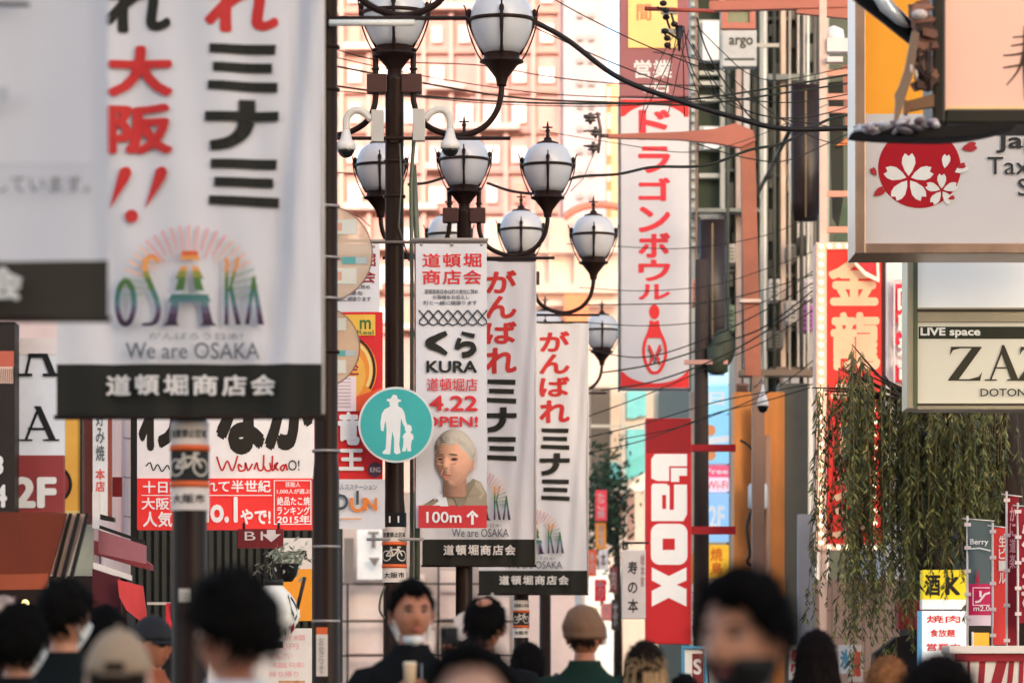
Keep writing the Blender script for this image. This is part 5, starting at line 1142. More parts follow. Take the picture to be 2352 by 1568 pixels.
# ------------------------------------------------------------------ wires
WM = mat((40, 48, 42), .5); WM2 = mat((30, 28, 28), .5)
wires = [
 ('thick black cable bundle sagging from the top lamp globe to the right facade', 13, 31, WM2, [(1214, 44), (1300, 90), (1420, 178), (1560, 232), (1680, 268), (1800, 296), (1955, 294)]),
 ('upper thin dark wire from the top centre down to the maroon sign', 3, 33, WM2, [(1240, -20), (1340, 36), (1450, 90), (1560, 136), (1640, 166)]),
 ('level wire pair end, crossing above the red katakana', 5, 35, WM, [(760, 196), (905, 215), (1120, 232), (1300, 238), (1500, 236), (1700, 214), (1960, 170)]),
 ('lower level wire crossing just under its neighbour', 5, 36, WM, [(760, 150), (1000, 196), (1200, 226), (1420, 236), (1600, 240), (1800, 214), (1960, 190)]),
 ('thin wire from the left pole rising slack across the hotel', 3, 38, WM2, [(760, 110), (880, 140), (1100, 150), (1260, 176), (1420, 192), (1660, 198)]),
 ('loose green cable with rings running from the globes up to the right post', 7, 34.5, WM, [(1118, 420), (1180, 440), (1250, 442), (1320, 408), (1420, 400), (1500, 384), (1620, 380), (1720, 345), (1800, 328), (1900, 276), (1964, 262)]),
 ('short slack cable between the pole and the left globe', 7, 33, WM2, [(936, 424), (980, 420), (1020, 408)]),
 ('thin wire crossing the lower bowling sign and rising right', 4, 41, WM, [(1380, 856), (1500, 836), (1640, 792), (1760, 748), (1900, 640)]),
 ('second thin wire rising right over the bowling pin', 4, 41.3, WM, [(1380, 896), (1500, 876), (1640, 826), (1760, 760), (1900, 660)]),
 ('third thin wire rising right above the crimson sign', 3, 41.6, WM, [(1340, 960), (1500, 900), (1680, 820), (1780, 770), (1900, 690)]),
 ('faint level wire across the katakana near the pin', 3, 42, WM, [(1340, 700), (1500, 698), (1640, 692), (1760, 664), (1900, 620)]),
 ('lowest thin wire across the teal windows and the crimson sign top', 3, 41.2, WM, [(1350, 1004), (1480, 972), (1640, 924), (1760, 900), (1880, 880)]),
 ('fine wire above the crimson sign running to the orange pillar', 3, 40.8, WM, [(1350, 1040), (1480, 1010), (1640, 950), (1760, 920), (1860, 890)]),
 ('fine wire falling from the insulator cluster to the hotel lamps', 2.5, 36, WM2, [(1582, 70), (1560, 150), (1550, 200), (1535, 260)]),
 ('dark drooping wire from the insulators behind the salmon arm', 4, 37, WM2, [(1600, 40), (1625, 120), (1680, 210), (1760, 290), (1960, 300)]),
 ('wire from the grey white lamp arms to the far left pole', 3, 40, WM2, [(760, 396), (820, 398), (880, 396)]),
 ('curved thin wire low left of the lamp pole', 2.5, 40, WM2, [(770, 478), (820, 496), (850, 520)]),
]
for lab, wpx, dd, m_, pts in wires:
    t = Thing('overhead_wire', lab, 'wire', P(pts[0][0], pts[0][1], dd), 'overhead wires')
    t.part('wire').use(m_).tube([P(u, v, dd) for u, v in crv(pts, 8)], wpx * px(dd) / 2, 6); t.done(True)
rr = random.Random(31)
t = Thing('insulator_cluster', 'tangle of black insulators and clamps on wires over the maroon sign', 'insulator', P(1560, 120, 36))
a = t.part('insulator').use(WM2)
for i in range(7): c = P(1545 + rr.uniform(-22, 26), 8 + i * 16, 36 + rr.uniform(-.2, .2)); a.ball(c, .035, .035, .028); a.tube([c, c + Vector((rr.uniform(-.16, .16), 0, rr.uniform(-.2, .1)))], .012, 6)
a.tube([P(1560, 60, 36), P(1560, 118, 36)], [.04, .008], 8)
b = t.part('clamp').use(mat((150, 150, 150), .4, .5)); b.rect(1518, 20, 1556, 32, 36, .05); b.rect(1518, 66, 1556, 76, 36, .05)
c = t.part('stay').use(mat((150, 70, 60), .5)); c.tube([P(1480, 20, 36), P(1640, 26, 36)], .02)
c.use(WM2)
for k in range(5): c.tube([P(1560 + rr.uniform(-12, 12), 70, 36), P(1480 + k * 46, 250 + rr.uniform(-40, 20), 36.2)], .005, 5)
t.done()
t = Thing('insulator_stack', 'three ribbed insulators on the tip of the salmon arm before the pale tower', 'insulator', P(1368, 360, 43.1))
k = px(43.1)
for (u, v, r) in ((1356, 272, 17), (1368, 304, 15), (1363, 338, 17)):
    q = t.part('insulator').use(mat((86, 78, 78), .4)); c = P(u, v, 43.1)
    q.lathe([(r * .25 * k, 13 * k), (r * .3 * k, 6 * k), (r * k, 3 * k), (r * .9 * k, 0), (r * .4 * k, -1 * k), (r * .8 * k, -5 * k), (r * .75 * k, -7 * k), (r * .25 * k, -9 * k), (r * .2 * k, -14 * k)], c.x, c.y, c.z, 14)
b = t.part('bracket_arm').use(mat((96, 82, 78), .5)); b.tube([P(1372, 258, 43.14), P(1380, 300, 43.14), P(1374, 352, 43.14)], .02, 6); b.tube([P(1378, 312, 43.14), P(1402, 312, 43.14)], .025, 6)
for v in (262, 298, 332): b.tube([P(1340, v + 4, 43.14), P(1380, v, 43.14)], .012, 6)
w2 = t.part('tail_wire').use(WM2); w2.tube([P(1364, 352, 43.1), P(1340, 410, 43.1), P(1310, 440, 43.1)], .005, 5)
t.done()

rr = random.Random(77)
t = Thing('pipe_bundle', 'grey and rust downpipes with clips running up the grey green front', 'pipe', P(1760, HZ, 54.6))
for i, (u, r, co) in enumerate(((1599, 3, (120, 96, 84)), (1672, 4, (60, 66, 58)), (1757, 3, (190, 186, 180)), (1778, 4, (56, 58, 52)), (1814, 3, (150, 140, 130)), (1841, 5, (70, 64, 58)), (1856, 3, (206, 196, 186)), (1872, 4, (90, 84, 78)))):
    q = t.part('pipe_run').use(mat(co, .5, var=.2, streak=.15)); q.tube([P(u, 1300, 54.4), P(u + rr.uniform(-1, 1), 500, 54.4), P(u, -60, 54.4)], r * px(54.4), 8)
t.done()
items = [(1604, 796, 1662, 850, (64, 62, 58)), (1668, 560, 1690, 604, (150, 146, 140)), (1766, 640, 1792, 690, (176, 172, 168)), (1808, 560, 1828, 600, (120, 116, 108)), (1840, 700, 1868, 760, (150, 80, 150)), (1764, 760, 1800, 800, (96, 92, 86)), (1806, 690, 1830, 740, (190, 184, 178)), (1846, 640, 1872, 690, (200, 190, 196)), (1668, 700, 1688, 760, (90, 110, 90)), (1592, 640, 1602, 700, (200, 120, 90)), (1690, 880, 1720, 910, (140, 100, 84)), (1836, 540, 1862, 580, (74, 78, 72))]
for i, (u0, v0, u1, v1, co) in enumerate(items):
    lab = ['dark equipment box below the brown hanging column box', 'pale meter box low on the dark glass strip', 'light grey air conditioner beside the cream pier', 'grey vent box between two piers', 'violet poster panel near the salmon post', 'wide grey cable box above the ledge', 'pale cabinet high above the ledge', 'lilac white panel above the violet poster', 'green shutter box on the narrow glass strip', 'small orange plate beside the bowling sign', 'rusty joint box on top of the orange pillar', 'dark square vent under the brown round column box'][i]
    t = Thing('wall_box', lab, 'box', P((u0 + u1) / 2, v1, 55), 'boxes fixed to the grey green front')
    a = t.part('casing').use(mat(co, .55, var=.2)); a.rect(u0, v0, u1, v1, 54.6, .5, .02)
    b = t.part('grille').use(mat([c * .55 for c in co], .6)); w_ = u1 - u0
    for k in range(4): b.card(u0 + w_ * .15, v0 + (v1 - v0) * (.2 + k * .18), u1 - w_ * .15, v0 + (v1 - v0) * (.28 + k * .18), 54.6)
    t.done()
ends = [((1220, 60), (1420, 150), (1600, 210), (1800, 236), (1965, 214), 33, 3), ((760, 130), (980, 176), (1240, 214), (1500, 226), (1700, 226), 36, 2.5), ((760, 208), (960, 224), (1160, 240), (1400, 244), (1620, 232), 37, 2.5), ((1500, 120), (1640, 150), (1760, 250), (1880, 320), (1965, 330), 38, 2.5), ((1600, 60), (1660, 120), (1720, 170), (1800, 184), (1965, 150), 39, 2.5), ((1590, 100), (1650, 200), (1730, 260), (1850, 270), (1965, 240), 37.5, 3), ((1340, 740), (1480, 748), (1620, 736), (1760, 690), (1900, 600), 41.8, 2.2), ((1340, 800), (1480, 820), (1640, 770), (1780, 700), (1900, 630), 42, 3), ((1330, 660), (1480, 668), (1640, 654), (1780, 610), (1900, 566), 42.3, 2), ((1420, 1010), (1560, 980), (1700, 930), (1800, 880), (1900, 800), 41.4, 2.5), ((1600, 330), (1700, 360), (1800, 370), (1900, 330), (1965, 300), 38.5, 3), ((1240, 300), (1420, 330), (1580, 350), (1720, 320), (1900, 240), 39.5, 2), ((1560, 60), (1520, 130), (1500, 180), (1480, 240), (1470, 300), 36.2, 2), ((1570, 60), (1590, 160), (1640, 220), (1740, 262), (1900, 290), 36.4, 3), ((1300, 560), (1420, 566), (1580, 570), (1760, 540), (1900, 480), 42.6, 2), ((2030, 860), (2060, 900), (2085, 936), (2110, 980), (2150, 1010), 33, 4)]
names_ = ['from the top lamp globe to the cherry blossom sign', 'second of the level bunch across the hotel', 'lowest of the level bunch across the hotel', 'steep over the first katakana toward the salmon post', 'just under the salmon top beam', 'drooping beside the small lettered white box', 'level across the last katakana', 'rising over the top of the bowling pin', 'faint, across the lower katakana', 'rising across the top of the crimson sign', 'sagging between salmon arm and round column box', 'slack, across the third katakana', 'steep stay falling left from the insulators', 'loose loop falling right from the insulators', 'faint, across the middle katakana', 'short twig like cable in front of the white building']
for e, nm in zip(ends, names_):
    t = Thing('overhead_wire', 'thin dark wire ' + nm, 'wire', P(e[0][0], e[0][1], e[5]), 'overhead wires')
    t.part('wire').use(WM if rr.random() < .5 else WM2).tube([P(u, v, e[5]) for u, v in crv(e[:5], 8)], e[6] * px(e[5]) / 2, 5); t.done(True)
# ------------------------------------------------------------------ people
SKIN = [(198, 138, 108), (184, 120, 90), (140, 92, 70), (204, 156, 132)]
def skin_grow(nodes, edges, root):
    """one continuous surface grown round a skeleton: nodes name -> (xyz, radius)"""
    ks = list(nodes); me = bpy.data.meshes.new('s'); me.from_pydata([nodes[k][0] for k in ks], [(ks.index(a), ks.index(b)) for a, b in edges], [])
    o = bpy.data.objects.new('s', me); COL.objects.link(o); m = o.modifiers.new('k', 'SKIN'); m.use_smooth_shade = True
    for i, k in enumerate(ks):
        r = nodes[k][1]; me.skin_vertices[0].data[i].radius = (r, r) if not isinstance(r, tuple) else r; me.skin_vertices[0].data[i].use_root = (k == root)
    s = o.modifiers.new('u', 'SUBSURF'); s.levels = 1; s.render_levels = 1
    bpy.context.view_layer.update()
    r = bpy.data.meshes.new_from_object(o.evaluated_get(bpy.context.evaluated_depsgraph_get()))
    vs = [v.co.copy() for v in r.vertices]; fs = [list(p.vertices) for p in r.polygons]
    bpy.data.objects.remove(o); bpy.data.meshes.remove(me); bpy.data.meshes.remove(r); return vs, fs
HW, HD_, HH = .076, .096, .118     # half width, depth, height of a head, centre 1.632 on a 1.75 m person
def head_pt(n, grow=0.0):
    x, y, z = n
    px_, py_, pz_ = x * HW, y * HD_, z * HH
    if z < 0:
        k = (-z) ** 1.6; px_ *= 1 - .34 * k; py_ *= (1 - .10 * k) if y < 0 else (1 - .48 * k)
    if z > .3: px_ *= 1 - .05 * (z - .3)
    if y > 0: py_ *= 1.05
    f = max(0, -y)
    g = lambda a, b, sa, sb: math.exp(-((x - a) / sa) ** 2 - ((z - b) / sb) ** 2)
    if y < 0:
        py_ -= .024 * g(0, -.22, .13, .16) + .012 * g(0, -.02, .09, .16) + .006 * g(0, -.52, .3, .14) + .010 * g(0, -.84, .3, .14)
        py_ += .010 * (g(.42, .04, .2, .13) + g(-.42, .04, .2, .13)); py_ -= .005 * (g(.4, .24, .3, .09) + g(-.4, .24, .3, .09))
        py_ -= .004 * (g(.55, -.25, .2, .2) + g(-.55, -.25, .2, .2))
    p = Vector((px_, py_, pz_))
    if grow: p += Vector((x, y, z)).normalized() * grow
    return p
def sph(nu=28, nv=22):
    for j in range(nv + 1):
        th = math.pi * j / nv
        for i in range(nu):
            ph = 2 * math.pi * i / nu; yield (math.sin(th) * math.sin(ph), -math.sin(th) * math.cos(ph), math.cos(th))
def head_geo(mb, fn, skip=None, nu=28, nv=22):
    ns = list(sph(nu, nv)); vs = [fn(n) for n in ns]; fs = []
    for j in range(nv):
        for i in range(nu):
            q = (j * nu + i, (j + 1) * nu + i, (j + 1) * nu + (i + 1) % nu, j * nu + (i + 1) % nu)
            if skip and all(skip(ns[k]) for k in q): continue
            fs.append(q)
    mb.add(vs, fs, True)
def sst(a, b, x): t = max(0, min(1, (x - a) / (b - a))); return t * t * (3 - 2 * t)
def hairline(n, style):
    x, y, z = n
    fr = sst(-.15, .75, -y)                                       # 1 at the face
    base = {'short': -.42, 'crop': -.30, 'full': -.55, 'long': -.7, 'bald': -.40, 'bob': -.8, 'swept': -.2, 'high': -.3}.get(style, -.4)
    top = {'short': .42, 'crop': .55, 'full': .34, 'long': .45, 'bald': .6, 'bob': .35, 'swept': .5, 'high': .80}.get(style, .4)
    if style in ('short', 'crop', 'bald', 'swept') and abs(x) > .75 and y > -.45: base = -.12
    d = z - (base + (top - base) * fr)
    d += .07 * noise.noise(Vector((x * 7, y * 7, z * 7)))
    if y < 0: d -= .16 * math.exp(-((abs(x) - .55) / .16) ** 2) * fr
    if style == 'swept' and y < .3: d += .30 * x * fr - .04
    if style == 'bald' and z > .55 and y > -.3: d = min(d, math.hypot(x, y - .25) * 1.6 - .75)
    return d
def bend(pts): return [Vector(p) for p in crv(pts, 3)]
def hand(mb, W, dirv, palm, curl=.6, sc=1.0, thumb=1):
    """palm with four separate bent fingers and a thumb off its side; dirv along the fingers, palm the palm's facing"""
    d = Vector(dirv).normalized(); n = Vector(palm).normalized(); s = d.cross(n).normalized(); W = Vector(W)
    L = lambda a, b, c: W + d * a * sc + s * b * sc + n * c * sc
    mb.tube([L(-.01, 0, 0), L(.02, 0, 0), L(.055, 0, .004), L(.085, 0, .006)], [.024 * sc, .031 * sc, .036 * sc, .030 * sc], 10)
    for i, (b, ln) in enumerate(((-.033, .068), (-.011, .078), (.011, .072), (.032, .056))):
        p = [L(.075, b, .004)]; an = 0
        for k in range(3):
            an += curl * (1.0 if k else .7); q = p[-1] + (d * math.cos(an) + n * math.sin(an)) * ln * sc * (.42, .33, .25)[k]; p.append(q)
        mb.tube(p, [.0105 * sc, .0098 * sc, .009 * sc, .0068 * sc], 8); mb.ball(p[-1], .007 * sc, n=8)
    p = [L(.015, -.026 * thumb, .006), L(.04, -.05 * thumb, .02), L(.062, -.056 * thumb, .04), L(.078, -.046 * thumb, .055)]
    mb.tube(p, [.015 * sc, .0125 * sc, .011 * sc, .008 * sc], 8); mb.ball(p[-1], .008 * sc, n=8)
def person(lab, u, vtop, d, face, skin=0, hair='short', hcol=(30, 26, 24), coat=(28, 30, 30), hat=None, mask=None, arms=None, trousers=(40, 42, 50), tilt=0, beard=False, hatcol=(60, 50, 45), collar=None, brow=True, bulk=1.0, glasses=False, hair2=None, extra=None, fluff=.016):
    base = P(u, HZ, d); H = P(u, vtop, d).z; s = (H - (.015 if not hat else .03)) / 1.75
    t = Thing('person', lab, 'person', (base.x, d, 0))
    rz = Matrix.Rotation(R(face), 4, 'Z'); X = Matrix.Translation((base.x, d, 0)) @ rz @ Matrix.Scale(s, 4)
    if hat: fluff = .003
    HC = Vector((0, -.012, 1.632)); hr = Matrix.Rotation(R(tilt), 3, 'X')
    sm = mat(SKIN[skin], .5, var=.06, scale=9, k=1.0, trans=.12)
    A = arms or {}
    def arm(side):
        sx = 1 if side == 'r' else -1
        return A.get(side) or [(sx * .17, 0, 1.40), (sx * .225, .02, 1.14), (sx * .235, -.06, .90)]
    nodes = {'pelvis': ((0, 0, .95), .12), 'waist': ((0, 0, 1.10), .11), 'chest': ((0, .0, 1.28), .12), 'neckb': ((0, .008, 1.43), .062), 'neck': ((0, .0, 1.50), .054), 'skull': ((0, -.005, 1.585), .052)}
    ed = [('pelvis', 'waist'), ('waist', 'chest'), ('chest', 'neckb'), ('neckb', 'neck'), ('neck', 'skull')]
    for q, sx in (('r', 1), ('l', -1)):
        a = arm(q)
        nodes.update({'sh' + q: (a[0], .05), 'el' + q: (a[1], .04), 'wr' + q: (a[2], .026), 'hip' + q: ((sx * .09, 0, .88), .085), 'kn' + q: ((sx * .10, -.01, .48), .055), 'an' + q: ((sx * .10, .02, .08), .04), 'toe' + q: ((sx * .11, -.14, .035), .03)})
        ed += [('chest', 'sh' + q), ('sh' + q, 'el' + q), ('el' + q, 'wr' + q), ('pelvis', 'hip' + q), ('hip' + q, 'kn' + q), ('kn' + q, 'an' + q), ('an' + q, 'toe' + q)]
    b = t.part('body').use(sm)
    vs, fs = skin_grow(nodes, ed, 'pelvis'); b.add(vs, fs, True)
    o0 = len(b.v)
    head_geo(b, lambda n: HC + hr @ head_pt(n))
    for sx in (-1, 1): b.ball(HC + hr @ Vector((sx * .079, .012, -.008)), .012, .02, .033, 10, Matrix.Rotation(sx * .25, 3, 'Z')); b.ball(HC + hr @ Vector((sx * .077, .008, -.034)), .009, .012, .013, 8)
    # face: eyes, brows, lips
    fp = lambda x, z, o: HC + hr @ (Vector((x * HW, head_pt((x, -math.sqrt(max(0, 1 - x * x - z * z)), z)).y - o, z * HH)))
    for sx in (-1, 1):
        b.use(mat((214, 206, 200), .3)); b.ball(fp(sx * .42, .05, -.003), .0145, .007, .0065, 10)
        b.use(mat((24, 16, 14), .2)); b.ball(fp(sx * .42, .05, .001), .0062, .005, .0062, 8)
        b.use(mat(hcol if sum(hcol) < 260 else (70, 52, 40), .7)); b.tube([fp(sx * .2, .2, .003), fp(sx * .42, .25, .004), fp(sx * .64, .19, .003)], [.003, .0045, .002], 6)
        b.use(mat((46, 30, 26), .6)); b.tube([fp(sx * .22, .06, .002), fp(sx * .42, .11, .003), fp(sx * .6, .05, .002)], .0032, 5)
    b.use(mat((164, 92, 82), .45)); b.tube([fp(-.26, -.52, .0), fp(-.1, -.50, .003), fp(0, -.515, .003), fp(.1, -.50, .003), fp(.26, -.52, .0)], [.002, .005, .0045, .005, .002], 6); b.tube([fp(-.2, -.545, .0), fp(0, -.565, .004), fp(.2, -.545, .0)], [.002, .006, .002], 6)
    b.use(sm)
    for q in 'rl':
        if q in (A.get('hands') or {}): hand(b, arm(q)[2], *A['hands'][q])
        else:
            a = arm(q); dv = Vector(a[2]) - Vector(a[1]); hand(b, a[2], dv, (1 if q == 'l' else -1, -.2, 0), .35, 1, 1 if q == 'l' else -1)
    parts = [b]
    # clothing
    c = t.part('coat').use(mat(coat, .9, var=.14, scale=9, bump=.25, spec=.1)); k = bulk
    rings = [(.78, .185 * k, .135 * k), (.95, .18 * k, .13 * k), (1.10, .168 * k, .12 * k), (1.25, .188 * k, .13 * k), (1.35, .20 * k, .125 * k), (1.395, .192 * k, .112 * k), (1.425, .160 * k, .098 * k), (1.455, .112, .084), (1.49, .078, .074), (1.515, .070, .070), (1.512, .062, .062)]
    n = 24; vv = []; ff = []
    for z, rx, ry in rings:
        for i in range(n):
            an = 2 * math.pi * i / n; w_ = 1 + .022 * math.sin(an * 5 + z * 20) + .02 * math.sin(an * 3 - z * 33 + u); vv.append((rx * math.cos(an) * w_, ry * math.sin(an) * w_ + .005, z))
    for j in range(len(rings) - 1):
        for i in range(n): ff.append((j * n + i, j * n + (i + 1) % n, (j + 1) * n + (i + 1) % n, (j + 1) * n + i))
    c.add(vv, ff, True)
    for q in 'rl':
        a = [Vector(p) for p in arm(q)]; e0 = a[1] - (a[1] - a[0]).normalized() * .04; e1 = a[1] + (a[2] - a[1]).normalized() * .04
        ins = a[0] + Vector((-.075 if q == 'r' else .075, 0, -.025)); a[0] = a[0] + Vector((.014 if q == 'r' else -.014, 0, -.016))
        pts = bend([ins, a[0], (a[0] + a[1]) / 2, e0, a[1] + Vector((0, .008, 0)), e1, (a[1] + a[2]) / 2, a[2]]); m = len(pts)
        rs = [(.068 - .028 * i / (m - 1)) * k * (1 + .05 * math.sin(i * 2.1)) * (.7 + .3 * min(1, i / 5)) for i in range(m)]
        c.tube(pts, rs, 12)
    if collar:
        c2 = t.part('collar').use(mat(collar, .8)); c2.lathe([(.112, 1.43), (.085, 1.47), (.076, 1.505), (.068, 1.525), (.062, 1.52)], 0, .006, 0, 22); parts.append(c2)
    tr = t.part('trousers').use(mat(trousers, .85)); parts += [c, tr]
    for sx in (-1, 1): tr.tube([(sx * .085, 0, .93), (sx * .095, 0, .7), (sx * .10, -.005, .48), (sx * .10, .012, .25), (sx * .10, .015, .09)], [.105, .095, .075, .065, .06], 12)
    tr.ball((0, 0, .92), .17, .125, .12, 16)
    sh_ = t.part('shoe').use(mat((40, 36, 34), .5)); parts.append(sh_)
    for sx in (-1, 1): sh_.ball((sx * .105, -.05, .045), .05, .13, .045, 12)
    # hair
    if hair:
        h = t.part('hair').use(mat(hcol, .8, var=.35, scale=30, spec=.06, k=.8)); parts.append(h); rr = random.Random(int(u) + 17)
        def hp(n):
            q = hairline(n, hair); th = fluff * sst(-.02, .28, q) + .003
            th *= 1 + .2 * max(0, n[2]) + .45 * noise.noise(Vector(n) * 5 + Vector((u, 0, 0)))
            if q < -.02: th = -.012
            return HC + hr @ head_pt(n, th)
        head_geo(h, hp, lambda n: hairline(n, hair) < -.03, 40, 30)
        for i in range(2200):
            n = Vector((rr.gauss(0, 1), rr.gauss(0, 1), rr.gauss(.3, 1))).normalized(); q = hairline(tuple(n), hair)
            if q < .0 or (hat and n.z > -.15): continue
            p0 = HC + hr @ head_pt(tuple(n), fluff * .7); tg = Vector((n.x * .4 + rr.gauss(0, .6), -abs(n.y) * .2 + rr.gauss(0, .6), -1 + .5 * rr.random())); tg = (tg - n * tg.dot(n)).normalized()
            ln = rr.uniform(.018, .05) * (1.3 if hair == 'swept' else 1); sd = n.cross(tg).normalized() * .0035
            if hair2 and n.z < .55 and not n.y < -2: h.use(mat(hair2, .7, var=.25, scale=30, spec=.1, k=.9))
            else: h.use(mat(hcol, .8, var=.35, scale=30, spec=.06, k=.8))
            h.add([p0 - sd, p0 + sd, p0 + tg * ln + n * (.004 + fluff * 1.3 * rr.random() ** 2)], [(0, 1, 2)])
        if hair in ('long', 'bob'):
            zb = 1.30 if hair == 'long' else 1.46
            h.use(mat(hair2 or hcol, .7, var=.3, scale=30, spec=.1, k=.9))
            for i in range(420):
                an = rr.uniform(-1.25, 1.25); x0 = math.sin(an); y0 = math.cos(an)
                p0 = HC + head_pt((x0 * .82, y0 * .82, .45), .012); p1 = HC + Vector((x0 * .094, y0 * .112, -.02)) + Vector((rr.gauss(0, .004), rr.gauss(0, .004), 0)); p2 = Vector((x0 * .105 + rr.gauss(0, .008), .02 + y0 * .115, 1.47)); p3 = Vector((x0 * .10 + rr.gauss(0, .012), .03 + y0 * .115, zb + rr.uniform(-.05, .05)))
                h.cur = h.mats.index(mat(hcol, .8, var=.35, scale=30, spec=.06, k=.8)) if (rr.random() < .35 or not hair2) and mat(hcol, .8, var=.35, scale=30, spec=.06, k=.8) in h.mats else len(h.mats) - 1
                h.tube(bend([p0, p1, p2, p3]), [.006, .008, .008, .009, .009, .009, .008, .007, .006, .003], 5, False)
    if beard:
        be = t.part('beard').use(mat(hcol, .6, var=.3, scale=30, k=.9)); parts.append(be)
        bq = lambda n: min(-.30 - n[2] if abs(n[0]) > .34 or n[2] < -.58 else (-.36 - n[2]) * (1 if n[2] > -.46 else -1), .35 - n[1] * .8)
        inb = lambda n: n[2] < -.30 and n[1] < .2 and not (abs(n[0]) < .28 and -.62 < n[2] < -.46) and not (abs(n[0]) < .45 and n[2] > -.36)
        head_geo(be, lambda n: HC + hr @ head_pt(n, .012 if inb(n) else -.006), lambda n: not inb(n), 44, 36)
    if glasses:
        g = t.part('glasses').use(mat((24, 24, 26), .2)); parts.append(g)
        for sx in (-1, 1): g.ball(fp(sx * .42, .04, .012), .026, .004, .019, 12)
        g.tube([fp(-.9, .06, .01), fp(-.42, .1, .014), fp(0, .08, .014), fp(.42, .1, .014), fp(.9, .06, .01)], .0022, 5)
    if mask:
        mk = t.part('face_mask').use(mat((214, 212, 210), .8, var=.03)); parts.append(mk)
        lo, hi = (-1.0, -.14) if mask == 'worn' else (-1.05, -.74)
        ins = lambda n: lo <= n[2] <= hi and n[1] < -.12
        head_geo(mk, lambda n: HC + hr @ (head_pt(n, .008 if ins(n) else -.004) + Vector((0, -.006, 0 if mask == 'worn' else -.008)) * (1 if ins(n) else 0)), lambda n: not ins(n), 40, 36)
        for sx in (-1, 1):
            a0 = HC + hr @ (head_pt((sx * .8, -.3, (lo + hi) / 2 + .1 if mask == 'worn' else -.66), .008)); a1 = HC + hr @ Vector((sx * .083, .02, .02)); a2 = HC + hr @ Vector((sx * .080, .03, -.03))
            mk.tube([a0, a1, a2, a0 + Vector((0, .01, -.02))], .0035 if mask == 'worn' else .006, 6)
    if hat:
        ht = t.part('hat' if hat != 'cap' else 'cap').use(mat(hatcol, .85, var=.12, scale=12, bump=.3)); parts.append(ht)
        if hat == 'beanie':
            def bp(n):
                if n[2] < -.22: return HC + hr @ head_pt(n, -.012)
                q = 1 - .20 * max(0, .22 - n[2]) + (.035 if n[2] < -.04 else 0); w_ = 1 + .02 * math.sin(math.atan2(n[0], n[1]) * 22) * (n[2] < .2) + .04 * noise.noise(Vector(n) * 2.2)
                return HC + hr @ Vector((n[0] * .101 * q * w_ + .006 * n[2], n[1] * .116 * q * w_ + .012 + .025 * max(0, n[2]), n[2] * .128 * (1 + .03 * noise.noise(Vector(n) * 3)) + .006))
            head_geo(ht, bp, lambda n: n[2] < -.22, 48, 34)
        else:
            cut_ = .12
            def cp(n):
                if n[2] < cut_: return HC + hr @ head_pt(n, -.012)
                return HC + hr @ head_pt(n, .016 + .006 * n[2])
            head_geo(ht, cp, lambda n: n[2] < cut_ or (n[1] > .8 and n[2] < .42 and abs(n[0]) < .36 and hat == 'cap'), 40, 34)
            ht.ball(HC + hr @ head_pt((0, 0, 1), .024), .008, n=8)
            vb = []; m = 12
            for r_ in (1, 1.0, 2):
                pass
            top = [HC + hr @ (head_pt((math.sin(a), -math.cos(a), .14), .014)) for a in [(-1 + 2 * i / m) * 1.05 for i in range(m + 1)]]
            out = [p + hr @ Vector((0, -.07 * math.cos((-1 + 2 * i / m) * 1.35) - .004, -.012)) for i, p in enumerate(top)]
            und = [p + Vector((0, 0, -.005)) for p in top + out]; q = m + 1
            ht.add(top + out + und, [(i, i + 1, q + i + 1, q + i) for i in range(m)] + [(2 * q + i, 3 * q + i, 3 * q + i + 1, 2 * q + i + 1) for i in range(m)] + [(q + i, q + i + 1, 3 * q + i + 1, 3 * q + i) for i in range(m)], True)
            if hat == 'cap':
                ht.use(mat([c_ * .8 for c_ in hatcol], .8)); ht.tube([HC + hr @ head_pt((math.sin(a), math.cos(a) * .97, .13), .018) for a in [(-1 + i / 4) * .42 for i in range(9)]], .007, 6)
    if extra: parts += extra(t, HC, fp)
    for mb in parts:
        for v in mb.v: v.xyz = X @ v
        if X.determinant() < 0: pass
    t.done(); return X
# left group
person('dark haired person at the left edge in a black coat, white mask, seen from behind', 40, 1390, 13, 142, 0, 'full', (24, 22, 20), (26, 26, 28), mask='worn', fluff=.02)
person('short haired man in a black padded coat, half turned away, white mask by his ear', 146, 1335, 14, 146, 0, 'short', (26, 24, 22), (24, 30, 30), mask='worn', bulk=1.1, fluff=.02)
person('person with a smooth black crop between the masked man and the pole', 240, 1390, 15.6, 175, 1, 'full', (22, 20, 20), (30, 28, 28), fluff=.014)
person('blurred person near the viewer in a beige baseball cap seen from behind', 271, 1432, 9.2, 180, 3, 'full', (58, 46, 38), (116, 92, 70), hat='cap', hatcol=(152, 128, 104), fluff=.008)
person('person in a dark cap and glasses wearing rusty orange, left of the nearest lamp pole', 346, 1408, 18, 55, 1, 'short', (30, 26, 24), (150, 84, 60), hat='cap', hatcol=(44, 44, 48), glasses=True)
person('elderly looking pale bareheaded person at the far left edge, behind the others', 2, 1372, 15.4, 160, 3, 'crop', (200, 176, 166), (60, 44, 40))
person('large blurred dark haired man in a pale blue shirt in front of the white lantern', 541, 1326, 8.5, -138, 1, 'short', (26, 23, 21), (196, 200, 210), collar=(206, 208, 214), bulk=1.12, fluff=.03)
